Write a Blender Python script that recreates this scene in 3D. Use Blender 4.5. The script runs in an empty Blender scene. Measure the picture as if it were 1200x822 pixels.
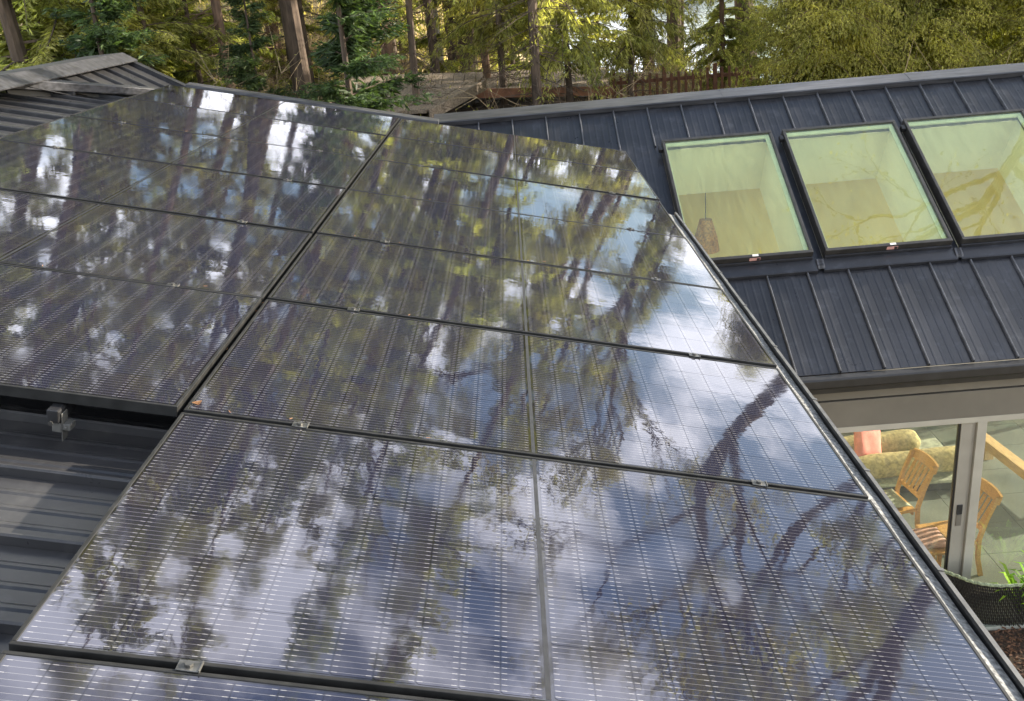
import bpy, bmesh, math, random
import numpy as np
from mathutils import Matrix, Vector

random.seed(7)
R = math.radians
SC = bpy.context.scene
COL = SC.collection

# ------------------------------------------------------------------ camera, sky, sun, exposure
cam_d = bpy.data.cameras.new('camera')
cam_d.sensor_width = 36.0
cam_d.lens = 1109.396 / 1200 * 36.0
cam_d.clip_start = 0.05
cam_d.clip_end = 12000
cam = bpy.data.objects.new('camera', cam_d)
COL.objects.link(cam)
RC = [[0.996409171434301, -0.0072493511807132024, -0.08435763148090646],
      [-0.08121006861694233, -0.3636780627573082, -0.9279780123603807],
      [-0.023951781496190355, 0.9314964914461836, -0.36296088747765515]]
CP = Vector((1.1404051064, -2.7632510182, 1.1926577091))
cam.matrix_world = Matrix(((RC[0][0], -RC[1][0], -RC[2][0], CP.x), (RC[0][1], -RC[1][1], -RC[2][1], CP.y),
                           (RC[0][2], -RC[1][2], -RC[2][2], CP.z), (0, 0, 0, 1)))
SC.camera = cam

SUN_AZ, SUN_EL = 74.0, 17.0
world = bpy.data.worlds.new('World')
SC.world = world
world.use_nodes = True


def sky_world():
    nt = world.node_tree
    n, l = nt.nodes, nt.links
    bg = n['Background']
    bg.inputs[1].default_value = 0.12
    sky = n.new('ShaderNodeTexSky')
    sky.sky_type = 'NISHITA'
    sky.sun_disc = False
    sky.sun_elevation = R(SUN_EL)
    sky.sun_rotation = R(SUN_AZ)
    tc = n.new('ShaderNodeTexCoord')
    sep = n.new('ShaderNodeSeparateXYZ')
    l.new(tc.outputs['Generated'], sep.inputs[0])
    add = n.new('ShaderNodeMath'); add.operation = 'ADD'; add.inputs[1].default_value = 0.22
    mx = n.new('ShaderNodeMath'); mx.operation = 'MAXIMUM'; mx.inputs[1].default_value = 0.05
    l.new(sep.outputs[2], add.inputs[0]); l.new(add.outputs[0], mx.inputs[0])
    dv = n.new('ShaderNodeVectorMath'); dv.operation = 'DIVIDE'
    comb = n.new('ShaderNodeCombineXYZ')
    for k in range(3):
        l.new(mx.outputs[0], comb.inputs[k])
    l.new(tc.outputs['Generated'], dv.inputs[0]); l.new(comb.outputs[0], dv.inputs[1])
    noi = n.new('ShaderNodeTexNoise')
    noi.inputs['Scale'].default_value = 1.7; noi.inputs['Detail'].default_value = 9; noi.inputs['Roughness'].default_value = 0.55
    l.new(dv.outputs[0], noi.inputs['Vector'])
    rmp = n.new('ShaderNodeValToRGB')
    rmp.color_ramp.elements[0].position = 0.485; rmp.color_ramp.elements[1].position = 0.555
    l.new(noi.outputs[0], rmp.inputs[0])
    mix = n.new('ShaderNodeMix'); mix.data_type = 'RGBA'
    l.new(rmp.outputs[0], mix.inputs[0])
    l.new(sky.outputs[0], mix.inputs[6])
    mix.inputs[7].default_value = (11.5, 11.7, 12.6, 1)
    l.new(mix.outputs[2], bg.inputs[0])


sky_world()
sun_d = bpy.data.lights.new('sun', 'SUN')
sun_d.energy = 5.0
sun_d.angle = R(0.53)
sun_d.color = (1.0, 0.90, 0.75)
sun = bpy.data.objects.new('sun', sun_d)
COL.objects.link(sun)
sv = Vector((math.cos(R(SUN_EL)) * math.sin(R(SUN_AZ)), math.cos(R(SUN_EL)) * math.cos(R(SUN_AZ)), math.sin(R(SUN_EL))))
sun.rotation_euler = sv.to_track_quat('Z', 'Y').to_euler()
sun.location = (20, 20, 30)
SC.view_settings.view_transform = 'Standard'
SC.view_settings.look = 'None'
SC.view_settings.exposure = 1.45
SC.view_settings.gamma = 1.0
SC.cycles.max_bounces = 8
SC.cycles.transparent_max_bounces = 12
SC.cycles.caustics_reflective = False
SC.cycles.caustics_refractive = False
SC.cycles.sample_clamp_indirect = 6.0


# ------------------------------------------------------------------ materials
def new_mat(name):
    m = bpy.data.materials.new(name)
    m.use_nodes = True
    nt = m.node_tree
    b = nt.nodes['Principled BSDF']
    return m, nt, nt.nodes, nt.links, b


def noise_col(nt, coord, scale, c1, c2, lo=0.35, hi=0.65, detail=5, stretch=None):
    n, l = nt.nodes, nt.links
    tc = n.new('ShaderNodeTexCoord')
    src = n.new('ShaderNodeNewGeometry').outputs['Position'] if coord == 'World' else tc.outputs[coord]
    if stretch:
        mp = n.new('ShaderNodeMapping'); mp.inputs['Scale'].default_value = stretch
        l.new(src, mp.inputs[0]); src = mp.outputs[0]
    t = n.new('ShaderNodeTexNoise'); t.inputs['Scale'].default_value = scale; t.inputs['Detail'].default_value = detail
    l.new(src, t.inputs['Vector'])
    r = n.new('ShaderNodeValToRGB')
    r.color_ramp.elements[0].position = lo; r.color_ramp.elements[1].position = hi
    r.color_ramp.elements[0].color = (*c1, 1); r.color_ramp.elements[1].color = (*c2, 1)
    l.new(t.outputs[0], r.inputs[0])
    return r.outputs[0], t.outputs[0]


def simple(name, c, rough=0.5, var=0.25, scale=6, bump=0.0, metal=0.0, stretch=None, spec=0.5, coord='Object', bdist=0.01):
    m, nt, n, l, b = new_mat(name)
    lo = tuple(x * (1 - var) for x in c); hi = tuple(min(1, x * (1 + var)) for x in c)
    co, fac = noise_col(nt, coord, scale, lo, hi, stretch=stretch)
    l.new(co, b.inputs['Base Color'])
    b.inputs['Roughness'].default_value = rough
    b.inputs['Metallic'].default_value = metal
    b.inputs['Specular IOR Level'].default_value = spec
    if bump:
        bp = n.new('ShaderNodeBump'); bp.inputs['Strength'].default_value = bump; bp.inputs['Distance'].default_value = bdist
        l.new(fac, bp.inputs['Height']); l.new(bp.outputs[0], b.inputs['Normal'])
    return m


def math_node(nt, op, a, b=None, c=None):
    nd = nt.nodes.new('ShaderNodeMath'); nd.operation = op
    for i, v in enumerate((a, b, c)):
        if v is None:
            continue
        if isinstance(v, (int, float)):
            nd.inputs[i].default_value = v
        else:
            nt.links.new(v, nd.inputs[i])
    return nd.outputs[0]


PX, PY, WIRE = 0.0925, 0.18367, 0.018367       # half cell pitch along the panel, across it, and ribbon pitch


def glass_bump(nt, b):
    """the slow ripple of toughened, damp solar glass, one field over the whole array"""
    n, l = nt.nodes, nt.links
    g = n.new('ShaderNodeNewGeometry')
    t = n.new('ShaderNodeTexNoise'); t.inputs['Scale'].default_value = 9.0; t.inputs['Detail'].default_value = 3.0
    l.new(g.outputs['Position'], t.inputs['Vector'])
    t2 = n.new('ShaderNodeTexNoise'); t2.inputs['Scale'].default_value = 60.0; t2.inputs['Detail'].default_value = 2.0
    l.new(g.outputs['Position'], t2.inputs['Vector'])
    h = math_node(nt, 'MULTIPLY_ADD', t2.outputs[0], 0.05, t.outputs[0])
    bp = n.new('ShaderNodeBump'); bp.inputs['Strength'].default_value = 0.5; bp.inputs['Distance'].default_value = 0.00065
    l.new(h, bp.inputs['Height']); l.new(bp.outputs[0], b.inputs['Normal'])
    # dust and dried drops lift the roughness a little in patches
    d = n.new('ShaderNodeTexNoise'); d.inputs['Scale'].default_value = 3.0; d.inputs['Detail'].default_value = 8.0
    l.new(g.outputs['Position'], d.inputs['Vector'])
    mr = n.new('ShaderNodeMapRange'); mr.inputs[1].default_value = 0.35; mr.inputs[2].default_value = 0.7
    mr.inputs[3].default_value = 0.015; mr.inputs[4].default_value = 0.07
    l.new(d.outputs[0], mr.inputs[0]); l.new(mr.outputs[0], b.inputs['Roughness'])
    b.inputs['IOR'].default_value = 1.75
    b.inputs['Specular Tint'].default_value = (0.88, 0.885, 1.0, 1)


def cell_material(name, tint):
    m, nt, n, l, b = new_mat(name)
    uv = n.new('ShaderNodeUVMap'); uv.uv_map = 'UVMap'
    sp = n.new('ShaderNodeSeparateXYZ'); l.new(uv.outputs[0], sp.inputs[0])
    u, v = sp.outputs[0], sp.outputs[1]
    fu = math_node(nt, 'FRACT', math_node(nt, 'DIVIDE', u, PX))          # 0..1 within a half cell
    fv = math_node(nt, 'FRACT', math_node(nt, 'DIVIDE', v, WIRE))
    dv = math_node(nt, 'MULTIPLY', math_node(nt, 'ABSOLUTE', math_node(nt, 'SUBTRACT', fv, 0.5)), WIRE)   # metres from the ribbon
    wire = math_node(nt, 'LESS_THAN', dv, 0.00060)
    pad = math_node(nt, 'LESS_THAN', dv, 0.00105)
    du = math_node(nt, 'MULTIPLY', math_node(nt, 'SUBTRACT', 0.5, math_node(nt, 'ABSOLUTE', math_node(nt, 'SUBTRACT', fu, 0.5))), PX)
    inpad = math_node(nt, 'MULTIPLY', math_node(nt, 'GREATER_THAN', du, 0.0035), math_node(nt, 'LESS_THAN', du, 0.0150))
    pad = math_node(nt, 'MULTIPLY', pad, inpad)
    msk = math_node(nt, 'MAXIMUM', math_node(nt, 'MULTIPLY', wire, 0.55), pad)
    # each cell takes its own slightly different dark tint
    base = n.new('ShaderNodeMix'); base.data_type = 'RGBA'
    base.inputs[6].default_value = (0.017, 0.016, 0.024, 1); base.inputs[7].default_value = (0.013, 0.015, 0.029, 1)
    if tint:
        oi = n.new('ShaderNodeObjectInfo'); l.new(oi.outputs['Random'], base.inputs[0])
    else:
        g = n.new('ShaderNodeVectorMath'); g.operation = 'DIVIDE'; g.inputs[1].default_value = (PX, PY, 1)
        l.new(uv.outputs[0], g.inputs[0])
        fl = n.new('ShaderNodeVectorMath'); fl.operation = 'FLOOR'; l.new(g.outputs[0], fl.inputs[0])
        wn = n.new('ShaderNodeTexWhiteNoise'); wn.noise_dimensions = '2D'; l.new(fl.outputs[0], wn.inputs['Vector'])
        l.new(wn.outputs[0], base.inputs[0])
    gap = math_node(nt, 'LESS_THAN', du, 0.0008)
    mg = n.new('ShaderNodeMix'); mg.data_type = 'RGBA'; mg.inputs[7].default_value = (0.008, 0.008, 0.009, 1)
    l.new(gap, mg.inputs[0]); l.new(base.outputs[2], mg.inputs[6])
    mw = n.new('ShaderNodeMix'); mw.data_type = 'RGBA'; mw.inputs[7].default_value = (0.21, 0.205, 0.20, 1)
    l.new(msk, mw.inputs[0]); l.new(mg.outputs[2], mw.inputs[6])
    l.new(mw.outputs[2], b.inputs['Base Color'])
    glass_bump(nt, b)
    return m


M = {}
M['cell'] = cell_material('solar_cell', True)
M['cell_far'] = cell_material('solar_cell_sheet', False)
mm, nt, n, l, b = new_mat('black_backsheet'); b.inputs['Base Color'].default_value = (0.009, 0.009, 0.011, 1); glass_bump(nt, b); M['backsheet'] = mm
M['frame'] = simple('black_anodised_frame', (0.020, 0.020, 0.019), 0.5, 0.3, 14, spec=0.22)
M['clamp'] = simple('weathered_aluminium', (0.12, 0.118, 0.11), 0.38, 0.35, 40, metal=0.7)
M['clamp_dark'] = simple('dark_clamp_metal', (0.02, 0.02, 0.021), 0.45, 0.3, 30)
M['bracket'] = simple('pale_bracket_metal', (0.09, 0.088, 0.08), 0.5, 0.2, 20)


def roof_metal(name, ca, cb, cp):
    m, nt, n, l, b = new_mat(name)
    co, fac = noise_col(nt, 'World', 1.6, ca, cb, 0.3, 0.72, 7)
    g = n.new('ShaderNodeNewGeometry')
    # pale dried-water marks, blotchy
    t = n.new('ShaderNodeTexNoise'); t.inputs['Scale'].default_value = 7; t.inputs['Detail'].default_value = 10; t.inputs['Roughness'].default_value = 0.7
    l.new(g.outputs['Position'], t.inputs['Vector'])
    r = n.new('ShaderNodeMapRange'); r.inputs[1].default_value = 0.53; r.inputs[2].default_value = 0.8; r.inputs[4].default_value = 0.75
    l.new(t.outputs[0], r.inputs[0])
    mx = n.new('ShaderNodeMix'); mx.data_type = 'RGBA'; mx.inputs[7].default_value = (*cp, 1)
    l.new(r.outputs[0], mx.inputs[0]); l.new(co, mx.inputs[6]); l.new(mx.outputs[2], b.inputs['Base Color'])
    mr = n.new('ShaderNodeMapRange'); mr.inputs[3].default_value = 0.20; mr.inputs[4].default_value = 0.42
    l.new(t.outputs[0], mr.inputs[0]); l.new(mr.outputs[0], b.inputs['Roughness'])
    wv = n.new('ShaderNodeTexNoise'); wv.inputs['Scale'].default_value = 2.5; wv.inputs['Detail'].default_value = 2
    l.new(g.outputs['Position'], wv.inputs['Vector'])
    bp = n.new('ShaderNodeBump'); bp.inputs['Strength'].default_value = 0.35; bp.inputs['Distance'].default_value = 0.012
    l.new(wv.outputs[0], bp.inputs['Height']); l.new(bp.outputs[0], b.inputs['Normal'])
    return m


M['roof'] = roof_metal('charcoal_roof_metal', (0.015, 0.0155, 0.018), (0.028, 0.029, 0.034), (0.062, 0.066, 0.076))
M['house_roof'] = roof_metal('dusty_grey_roof_metal', (0.026, 0.026, 0.028), (0.046, 0.045, 0.045), (0.09, 0.088, 0.083))
M['seam'] = simple('sky_sheen_seam_metal', (0.075, 0.077, 0.084), 0.38, 0.3, 8, coord='World')  # lighter grey puts the sky reflected by the seams into their colour
M['cap'] = simple('weathered_ridge_metal', (0.05, 0.05, 0.054), 0.40, 0.45, 5, stretch=(0.6, 6, 6), coord='World', bump=0.15)
M['gutter_dirt'] = simple('gutter_grit', (0.19, 0.19, 0.18), 0.75, 0.5, 60, bump=0.6, coord='World')
M['lip'] = simple('dull_gutter_lip', (0.085, 0.085, 0.083), 0.45, 0.35, 12, metal=0.2, coord='World')
M['black'] = simple('black_metal', (0.014, 0.014, 0.015), 0.45, 0.3, 10)
M['bronze'] = simple('dark_bronze_skylight_frame', (0.030, 0.028, 0.025), 0.4, 0.3, 12)
M['taupe'] = simple('taupe_painted_board', (0.140, 0.128, 0.104), 0.55, 0.08, 3, coord='World')
M['door_frame'] = simple('taupe_door_frame', (0.38, 0.36, 0.30), 0.45, 0.07, 4, coord='World')
M['door_frame_dark'] = simple('taupe_door_stile', (0.29, 0.27, 0.225), 0.45, 0.07, 4, coord='World')
M['white_paint'] = simple('white_shaft_paint', (0.80, 0.79, 0.72), 0.8, 0.03, 2)
M['tan_paint'] = simple('tan_wall_paint', (0.80, 0.70, 0.38), 0.8, 0.05, 1.2, coord='World')
M['stucco'] = simple('grey_stucco', (0.22, 0.21, 0.19), 0.9, 0.15, 9, bump=0.2, coord='World')
M['spacer'] = simple('pale_glazing_spacer', (0.62, 0.66, 0.60), 0.4, 0.08, 8)
M['tile'] = simple('sage_stone_tile', (0.165, 0.185, 0.155), 0.35, 0.16, 2.2, coord='World', bump=0.05)
M['grout'] = simple('pale_grout', (0.36, 0.37, 0.32), 0.8, 0.1, 20)
M['olive_fabric'] = simple('olive_gold_fabric', (0.36, 0.30, 0.13), 0.95, 0.35, 22, bump=0.5)
M['pink_fabric'] = simple('salmon_pink_fabric', (0.72, 0.23, 0.19), 0.95, 0.12, 14, bump=0.4)
M['dusty_fabric'] = simple('dusty_rose_fabric', (0.42, 0.25, 0.19), 0.95, 0.35, 14, bump=0.4)
M['pale_cushion'] = simple('faded_green_cushion', (0.34, 0.36, 0.26), 0.95, 0.3, 14, bump=0.4)
M['dark_base'] = simple('dark_bench_base', (0.05, 0.055, 0.045), 0.7, 0.2, 6)
M['chair_wood'] = simple('honey_oiled_wood', (0.50, 0.28, 0.085), 0.38, 0.22, 9, stretch=(3, 3, 22), bump=0.1)
M['pale_wood'] = simple('pale_planed_timber', (0.62, 0.42, 0.19), 0.5, 0.15, 8, stretch=(14, 1, 8))
M['lamp'] = simple('amber_woven_shade', (0.48, 0.22, 0.055), 0.8, 0.4, 40, bump=0.5)
M['cord'] = simple('dark_cord', (0.05, 0.04, 0.03), 0.6, 0.1, 5)
M['sticker'] = simple('salmon_label', (0.62, 0.34, 0.30), 0.5, 0.1, 60)
M['sticker_white'] = simple('white_label', (0.75, 0.72, 0.66), 0.5, 0.1, 60)
M['weave'] = simple('black_woven_strip', (0.020, 0.019, 0.018), 0.5, 0.4, 50)
M['rim'] = simple('mossy_rim', (0.23, 0.27, 0.17), 0.9, 0.5, 60, bump=0.5)
M['mulch'] = simple('bark_chip', (0.105, 0.052, 0.028), 0.9, 0.5, 30, bump=0.4)
M['soil'] = simple('dark_soil', (0.045, 0.028, 0.018), 0.95, 0.5, 40, bump=0.8, coord='World')
M['grey_wood'] = simple('weathered_grey_board', (0.20, 0.155, 0.11), 0.85, 0.35, 5, stretch=(8, 1.2, 8), bump=0.3)
M['red_wood'] = simple('red_brown_fascia', (0.24, 0.11, 0.06), 0.8, 0.25, 7)
M['shed_wall'] = simple('dark_shed_board', (0.06, 0.045, 0.032), 0.9, 0.3, 6)
M['picket'] = simple('rust_brown_picket', (0.14, 0.062, 0.034), 0.8, 0.3, 7, stretch=(9, 9, 1))
M['needle_litter'] = simple('fallen_needle', (0.24, 0.115, 0.045), 0.8, 0.3, 9)


def glass_mat(name, tint, ior=1.5, rough=0.01, drops=0.0, film=0.08):
    m, nt, n, l, b = new_mat(name)
    n.remove(b)
    out = n['Material Output']
    tr = n.new('ShaderNodeBsdfTransparent'); tr.inputs[0].default_value = (*tint, 1)
    gl = n.new('ShaderNodeBsdfGlossy'); gl.inputs['Roughness'].default_value = rough
    fr = n.new('ShaderNodeFresnel'); fr.inputs[0].default_value = ior
    mx = n.new('ShaderNodeMixShader')
    g = n.new('ShaderNodeNewGeometry')
    t = n.new('ShaderNodeTexNoise'); t.inputs['Scale'].default_value = 5; t.inputs['Detail'].default_value = 2
    l.new(g.outputs['Position'], t.inputs['Vector'])
    h = t.outputs[0]
    if drops:
        vo = n.new('ShaderNodeTexVoronoi'); vo.inputs['Scale'].default_value = 55
        l.new(g.outputs['Position'], vo.inputs['Vector'])
        dr = n.new('ShaderNodeMapRange'); dr.inputs[1].default_value = 0.0; dr.inputs[2].default_value = 0.35
        dr.inputs[3].default_value = drops; dr.inputs[4].default_value = 0
        l.new(vo.outputs['Distance'], dr.inputs[0])
        h = math_node(nt, 'ADD', h, dr.outputs[0])
    bp = n.new('ShaderNodeBump'); bp.inputs['Strength'].default_value = 0.3; bp.inputs['Distance'].default_value = 0.0015
    l.new(h, bp.inputs['Height'])
    l.new(bp.outputs[0], gl.inputs['Normal'])
    front = math_node(nt, 'SUBTRACT', 1.0, g.outputs['Backfacing'])
    l.new(math_node(nt, 'MULTIPLY', fr.outputs[0], front), mx.inputs[0]); l.new(tr.outputs[0], mx.inputs[1]); l.new(gl.outputs[0], mx.inputs[2])
    # thin streaked dust film, its pale colour painting in the haze of reflections
    df = n.new('ShaderNodeBsdfDiffuse'); df.inputs[0].default_value = (0.66, 0.75, 0.40, 1) if name.startswith('green') else (0.62, 0.66, 0.58, 1)
    mp = n.new('ShaderNodeMapping'); mp.inputs['Scale'].default_value = (9, 1.2, 2.2)
    l.new(g.outputs['Position'], mp.inputs[0])
    dn = n.new('ShaderNodeTexNoise'); dn.inputs['Scale'].default_value = 1.6; dn.inputs['Detail'].default_value = 7; dn.inputs['Roughness'].default_value = 0.65
    l.new(mp.outputs[0], dn.inputs['Vector'])
    fr2 = n.new('ShaderNodeMapRange'); fr2.inputs[1].default_value = 0.3; fr2.inputs[2].default_value = 0.75
    fr2.inputs[3].default_value = film * 0.45; fr2.inputs[4].default_value = film * 1.9
    l.new(dn.outputs[0], fr2.inputs[0])
    m2 = n.new('ShaderNodeMixShader')
    l.new(math_node(nt, 'MULTIPLY', fr2.outputs[0], front), m2.inputs[0]); l.new(mx.outputs[0], m2.inputs[1]); l.new(df.outputs[0], m2.inputs[2])
    l.new(m2.outputs[0], out.inputs[0])
    return m


M['sky_glass'] = glass_mat('green_tinted_skylight_glass', (0.94, 0.978, 0.82), 2.4, film=0.07)
M['door_glass'] = glass_mat('rain_spotted_door_glass', (0.955, 0.975, 0.93), 2.0, drops=0.05, film=0.07)


def leaf_mat(name, dark, light, trans=0.45):
    m, nt, n, l, b = new_mat(name)
    co, fac = noise_col(nt, 'Object', 1.1, dark, light, 0.32, 0.68, 4)
    g = n.new('ShaderNodeNewGeometry')
    hs = n.new('ShaderNodeHueSaturation')
    rv = n.new('ShaderNodeMapRange'); rv.inputs[3].default_value = 0.42; rv.inputs[4].default_value = 2.0
    l.new(g.outputs['Random Per Island'], rv.inputs[0]); l.new(rv.outputs[0], hs.inputs['Value'])
    oi = n.new('ShaderNodeObjectInfo')
    rh = n.new('ShaderNodeMapRange'); rh.inputs[3].default_value = 0.485; rh.inputs[4].default_value = 0.51
    l.new(oi.outputs['Random'], rh.inputs[0]); l.new(rh.outputs[0], hs.inputs['Hue'])
    l.new(co, hs.inputs['Color'])
    l.new(hs.outputs[0], b.inputs['Base Color'])
    b.inputs['Roughness'].default_value = 0.55
    b.inputs['Specular IOR Level'].default_value = 0.3
    tl = n.new('ShaderNodeBsdfTranslucent')
    br = n.new('ShaderNodeMix'); br.data_type = 'RGBA'; br.blend_type = 'MULTIPLY'; br.inputs[0].default_value = 1.0
    br.inputs[7].default_value = (1.45, 1.6, 0.65, 1)
    l.new(hs.outputs[0], br.inputs[6]); l.new(br.outputs[2], tl.inputs[0])
    mx = n.new('ShaderNodeMixShader'); mx.inputs[0].default_value = trans
    l.new(b.outputs[0], mx.inputs[1]); l.new(tl.outputs[0], mx.inputs[2])
    l.new(mx.outputs[0], n['Material Output'].inputs[0])
    return m


M['spruce'] = leaf_mat('spruce_needles', (0.105, 0.125, 0.036), (0.410, 0.380, 0.135), 0.56)
M['fir'] = leaf_mat('young_fir_needles', (0.024, 0.042, 0.018), (0.075, 0.105, 0.040), 0.35)
M['cedar'] = leaf_mat('cedar_sprays', (0.140, 0.150, 0.042), (0.440, 0.405, 0.125), 0.58)
M['leaf'] = leaf_mat('thin_leaves', (0.18, 0.18, 0.055), (0.36, 0.32, 0.12), 0.55)
M['straw'] = leaf_mat('dry_grass', (0.32, 0.25, 0.11), (0.52, 0.41, 0.19), 0.45)
M['fern'] = leaf_mat('garden_ferns', (0.035, 0.06, 0.03), (0.10, 0.14, 0.06), 0.4)
M['bright_leaf'] = leaf_mat('bright_green_leaf', (0.18, 0.35, 0.03), (0.30, 0.50, 0.06), 0.5)
M['bark'] = simple('ridged_bark', (0.085, 0.060, 0.042), 0.95, 0.45, 9, stretch=(1, 1, 0.25), bump=1.0, coord='World', bdist=0.03)
M['red_bark'] = simple('red_brown_bark', (0.125, 0.078, 0.05), 0.95, 0.4, 9, stretch=(1, 1, 0.25), bump=1.0, coord='World', bdist=0.03)
M['sunlit_bark'] = simple('sunlit_bark', (0.40, 0.35, 0.28), 0.9, 0.25, 6, bump=0.5, coord='World')  # pale tone puts the sunlight on the trunk into its bark
M['twig'] = simple('dead_twigs', (0.30, 0.225, 0.13), 0.95, 0.4, 3, coord='World')


# ------------------------------------------------------------------ mesh helpers
class MB:
    def __init__(self):
        self.v = []; self.f = []; self.mi = []; self.uv = None

    def add(self, vs, fs, mi=0, T=None):
        o = len(self.v)
        for p in vs:
            self.v.append(tuple(T @ Vector(p)) if T is not None else tuple(p))
        for q in fs:
            self.f.append(tuple(i + o for i in q)); self.mi.append(mi)
        return self

    def box(self, x0, x1, y0, y1, z0, z1, mi=0, T=None):
        vs = [(x0, y0, z0), (x1, y0, z0), (x1, y1, z0), (x0, y1, z0), (x0, y0, z1), (x1, y0, z1), (x1, y1, z1), (x0, y1, z1)]
        return self.add(vs, [(0, 3, 2, 1), (4, 5, 6, 7), (0, 1, 5, 4), (1, 2, 6, 5), (2, 3, 7, 6), (3, 0, 4, 7)], mi, T)

    def prism(self, prof, a0, a1, fn, mi=0):
        """profile points (p,q) extruded from a0 to a1; fn(a,p,q) -> xyz"""
        k = len(prof)
        vs = [fn(a0, *p) for p in prof] + [fn(a1, *p) for p in prof]
        fs = [tuple(range(k))[::-1], tuple(range(k, 2 * k))]
        fs += [(i, (i + 1) % k, k + (i + 1) % k, k + i) for i in range(k)]
        return self.add(vs, fs, mi)

    def hexa(self, b4, t4, mi=0):
        return self.add(list(b4) + list(t4), [(0, 3, 2, 1), (4, 5, 6, 7), (0, 1, 5, 4), (1, 2, 6, 5), (2, 3, 7, 6), (3, 0, 4, 7)], mi)

    def tube(self, pts, rad, n=8, mi=0, cap=True):
        pts = [Vector(p) for p in pts]
        rings = []
        for i, p in enumerate(pts):
            d = (pts[min(i + 1, len(pts) - 1)] - pts[max(i - 1, 0)]).normalized()
            a = d.orthogonal().normalized() if i == 0 else (rings[-1][1] - d * rings[-1][1].dot(d)).normalized()
            rings.append((p, a, d.cross(a)))
        o = len(self.v)
        for i, (p, a, c) in enumerate(rings):
            r = rad[i] if isinstance(rad, (list, tuple)) else rad
            for k in range(n):
                t = 2 * math.pi * k / n
                self.v.append(tuple(p + (a * math.cos(t) + c * math.sin(t)) * r))
        for i in range(len(rings) - 1):
            for k in range(n):
                self.f.append((o + i * n + k, o + i * n + (k + 1) % n, o + (i + 1) * n + (k + 1) % n, o + (i + 1) * n + k)); self.mi.append(mi)
        if cap:
            self.f.append(tuple(o + k for k in range(n))[::-1]); self.mi.append(mi)
            e = o + (len(rings) - 1) * n
            self.f.append(tuple(e + k for k in range(n))); self.mi.append(mi)
        return self

    def mesh(self, name, mats, origin=(0, 0, 0), fix=True):
        me = bpy.data.meshes.new(name)
        ox, oy, oz = origin
        me.from_pydata([(x - ox, y - oy, z - oz) for x, y, z in self.v], [], self.f)
        for mt in (mats if isinstance(mats, (list, tuple)) else [mats]):
            me.materials.append(mt)
        if any(self.mi):
            me.polygons.foreach_set('material_index', self.mi)
        if fix:
            bm = bmesh.new(); bm.from_mesh(me)
            bmesh.ops.recalc_face_normals(bm, faces=bm.faces)
            bm.to_mesh(me); bm.free()
        return me

    def obj(self, name, mats, parent=None, loc=None, bevel=0.0, smooth=False, at_origin=None, seg=2):
        """parent: thing the mesh belongs to (vertices are given in the parent's own space); without it vertices are in world space about at_origin"""
        og = at_origin or (0, 0, 0)
        me = self.mesh(name, mats, og)
        o = bpy.data.objects.new(name, me)
        COL.objects.link(o)
        if parent is not None:
            o.parent = parent
        o.location = loc if loc is not None else og
        if bevel:
            md = o.modifiers.new('bevel', 'BEVEL'); md.width = bevel; md.segments = seg; md.limit_method = 'ANGLE'
        if smooth:
            me.polygons.foreach_set('use_smooth', [True] * len(me.polygons))
        return o


def tag(o, label=None, cat=None, group=None, kind=None):
    if label: o['label'] = label
    if cat: o['category'] = cat
    if group: o['group'] = group
    if kind: o['kind'] = kind
    return o


def thing(name, label, cat, loc=(0, 0, 0), rot=(0, 0, 0), group=None):
    o = bpy.data.objects.new(name, None)
    o.empty_display_size = 0.2
    COL.objects.link(o)
    o.location = loc; o.rotation_euler = rot
    return tag(o, label, cat, group)


def copy_tree(o, parent=None):
    c = o.copy(); COL.objects.link(c); c.parent = parent
    for ch in list(o.children):
        copy_tree(ch, c)
    return c


class Sub:
    """mesh collector whose vertices are world coordinates, stored relative to a thing without rotation"""
    pass


def wobj(mb, name, mats, parent, **kw):
    """link a mesh given in world coordinates under an unrotated thing"""
    loc = parent.location
    p = parent
    off = Vector((0, 0, 0))
    while p is not None:
        off = off + Vector(p.location); p = p.parent
    mb.v = [(x - off.x, y - off.y, z - off.z) for x, y, z in mb.v]
    return mb.obj(name, mats, parent=parent, **kw)


# ------------------------------------------------------------------ geometry of the place
S = 0.229242981                       # slope of the low roof (13.1 degrees, falling to +X)
EU = Vector((math.cos(S), 0, -math.sin(S))); EV = Vector((0, 1, 0)); EN = Vector((math.sin(S), 0, math.cos(S)))
PITCH = 1.154
LONG, SHORT = 2.278, 1.134
ZG = -5.15


def rp(u, v, h):
    return tuple(EU * u + EV * v + EN * h)


def smooth(a, b, x):
    t = min(1, max(0, (x - a) / (b - a)))
    return t * t * (3 - 2 * t)


def terrain(x, y):
    m = 1 - smooth(-6, 4, x - 0.02 * max(0, y - 15))
    t = smooth(10.6, 16, y)
    h = -5.22 + t * (2.9 * m + 1.6 * (1 - m)) + m * smooth(16, 48, y) * 6.0 - (1 - m) * smooth(26, 60, y) * 7.0
    h += m * smooth(48, 160, y) * 14
    h += 2.3 * math.exp(-((y - 23.5) / 1.8) ** 2) * smooth(0, 2.5, x) * (1 - smooth(6.5, 9, x))
    h += 0.12 * math.sin(x * 0.9 + 1.3) * math.sin(y * 0.7) * t
    return h


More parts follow.
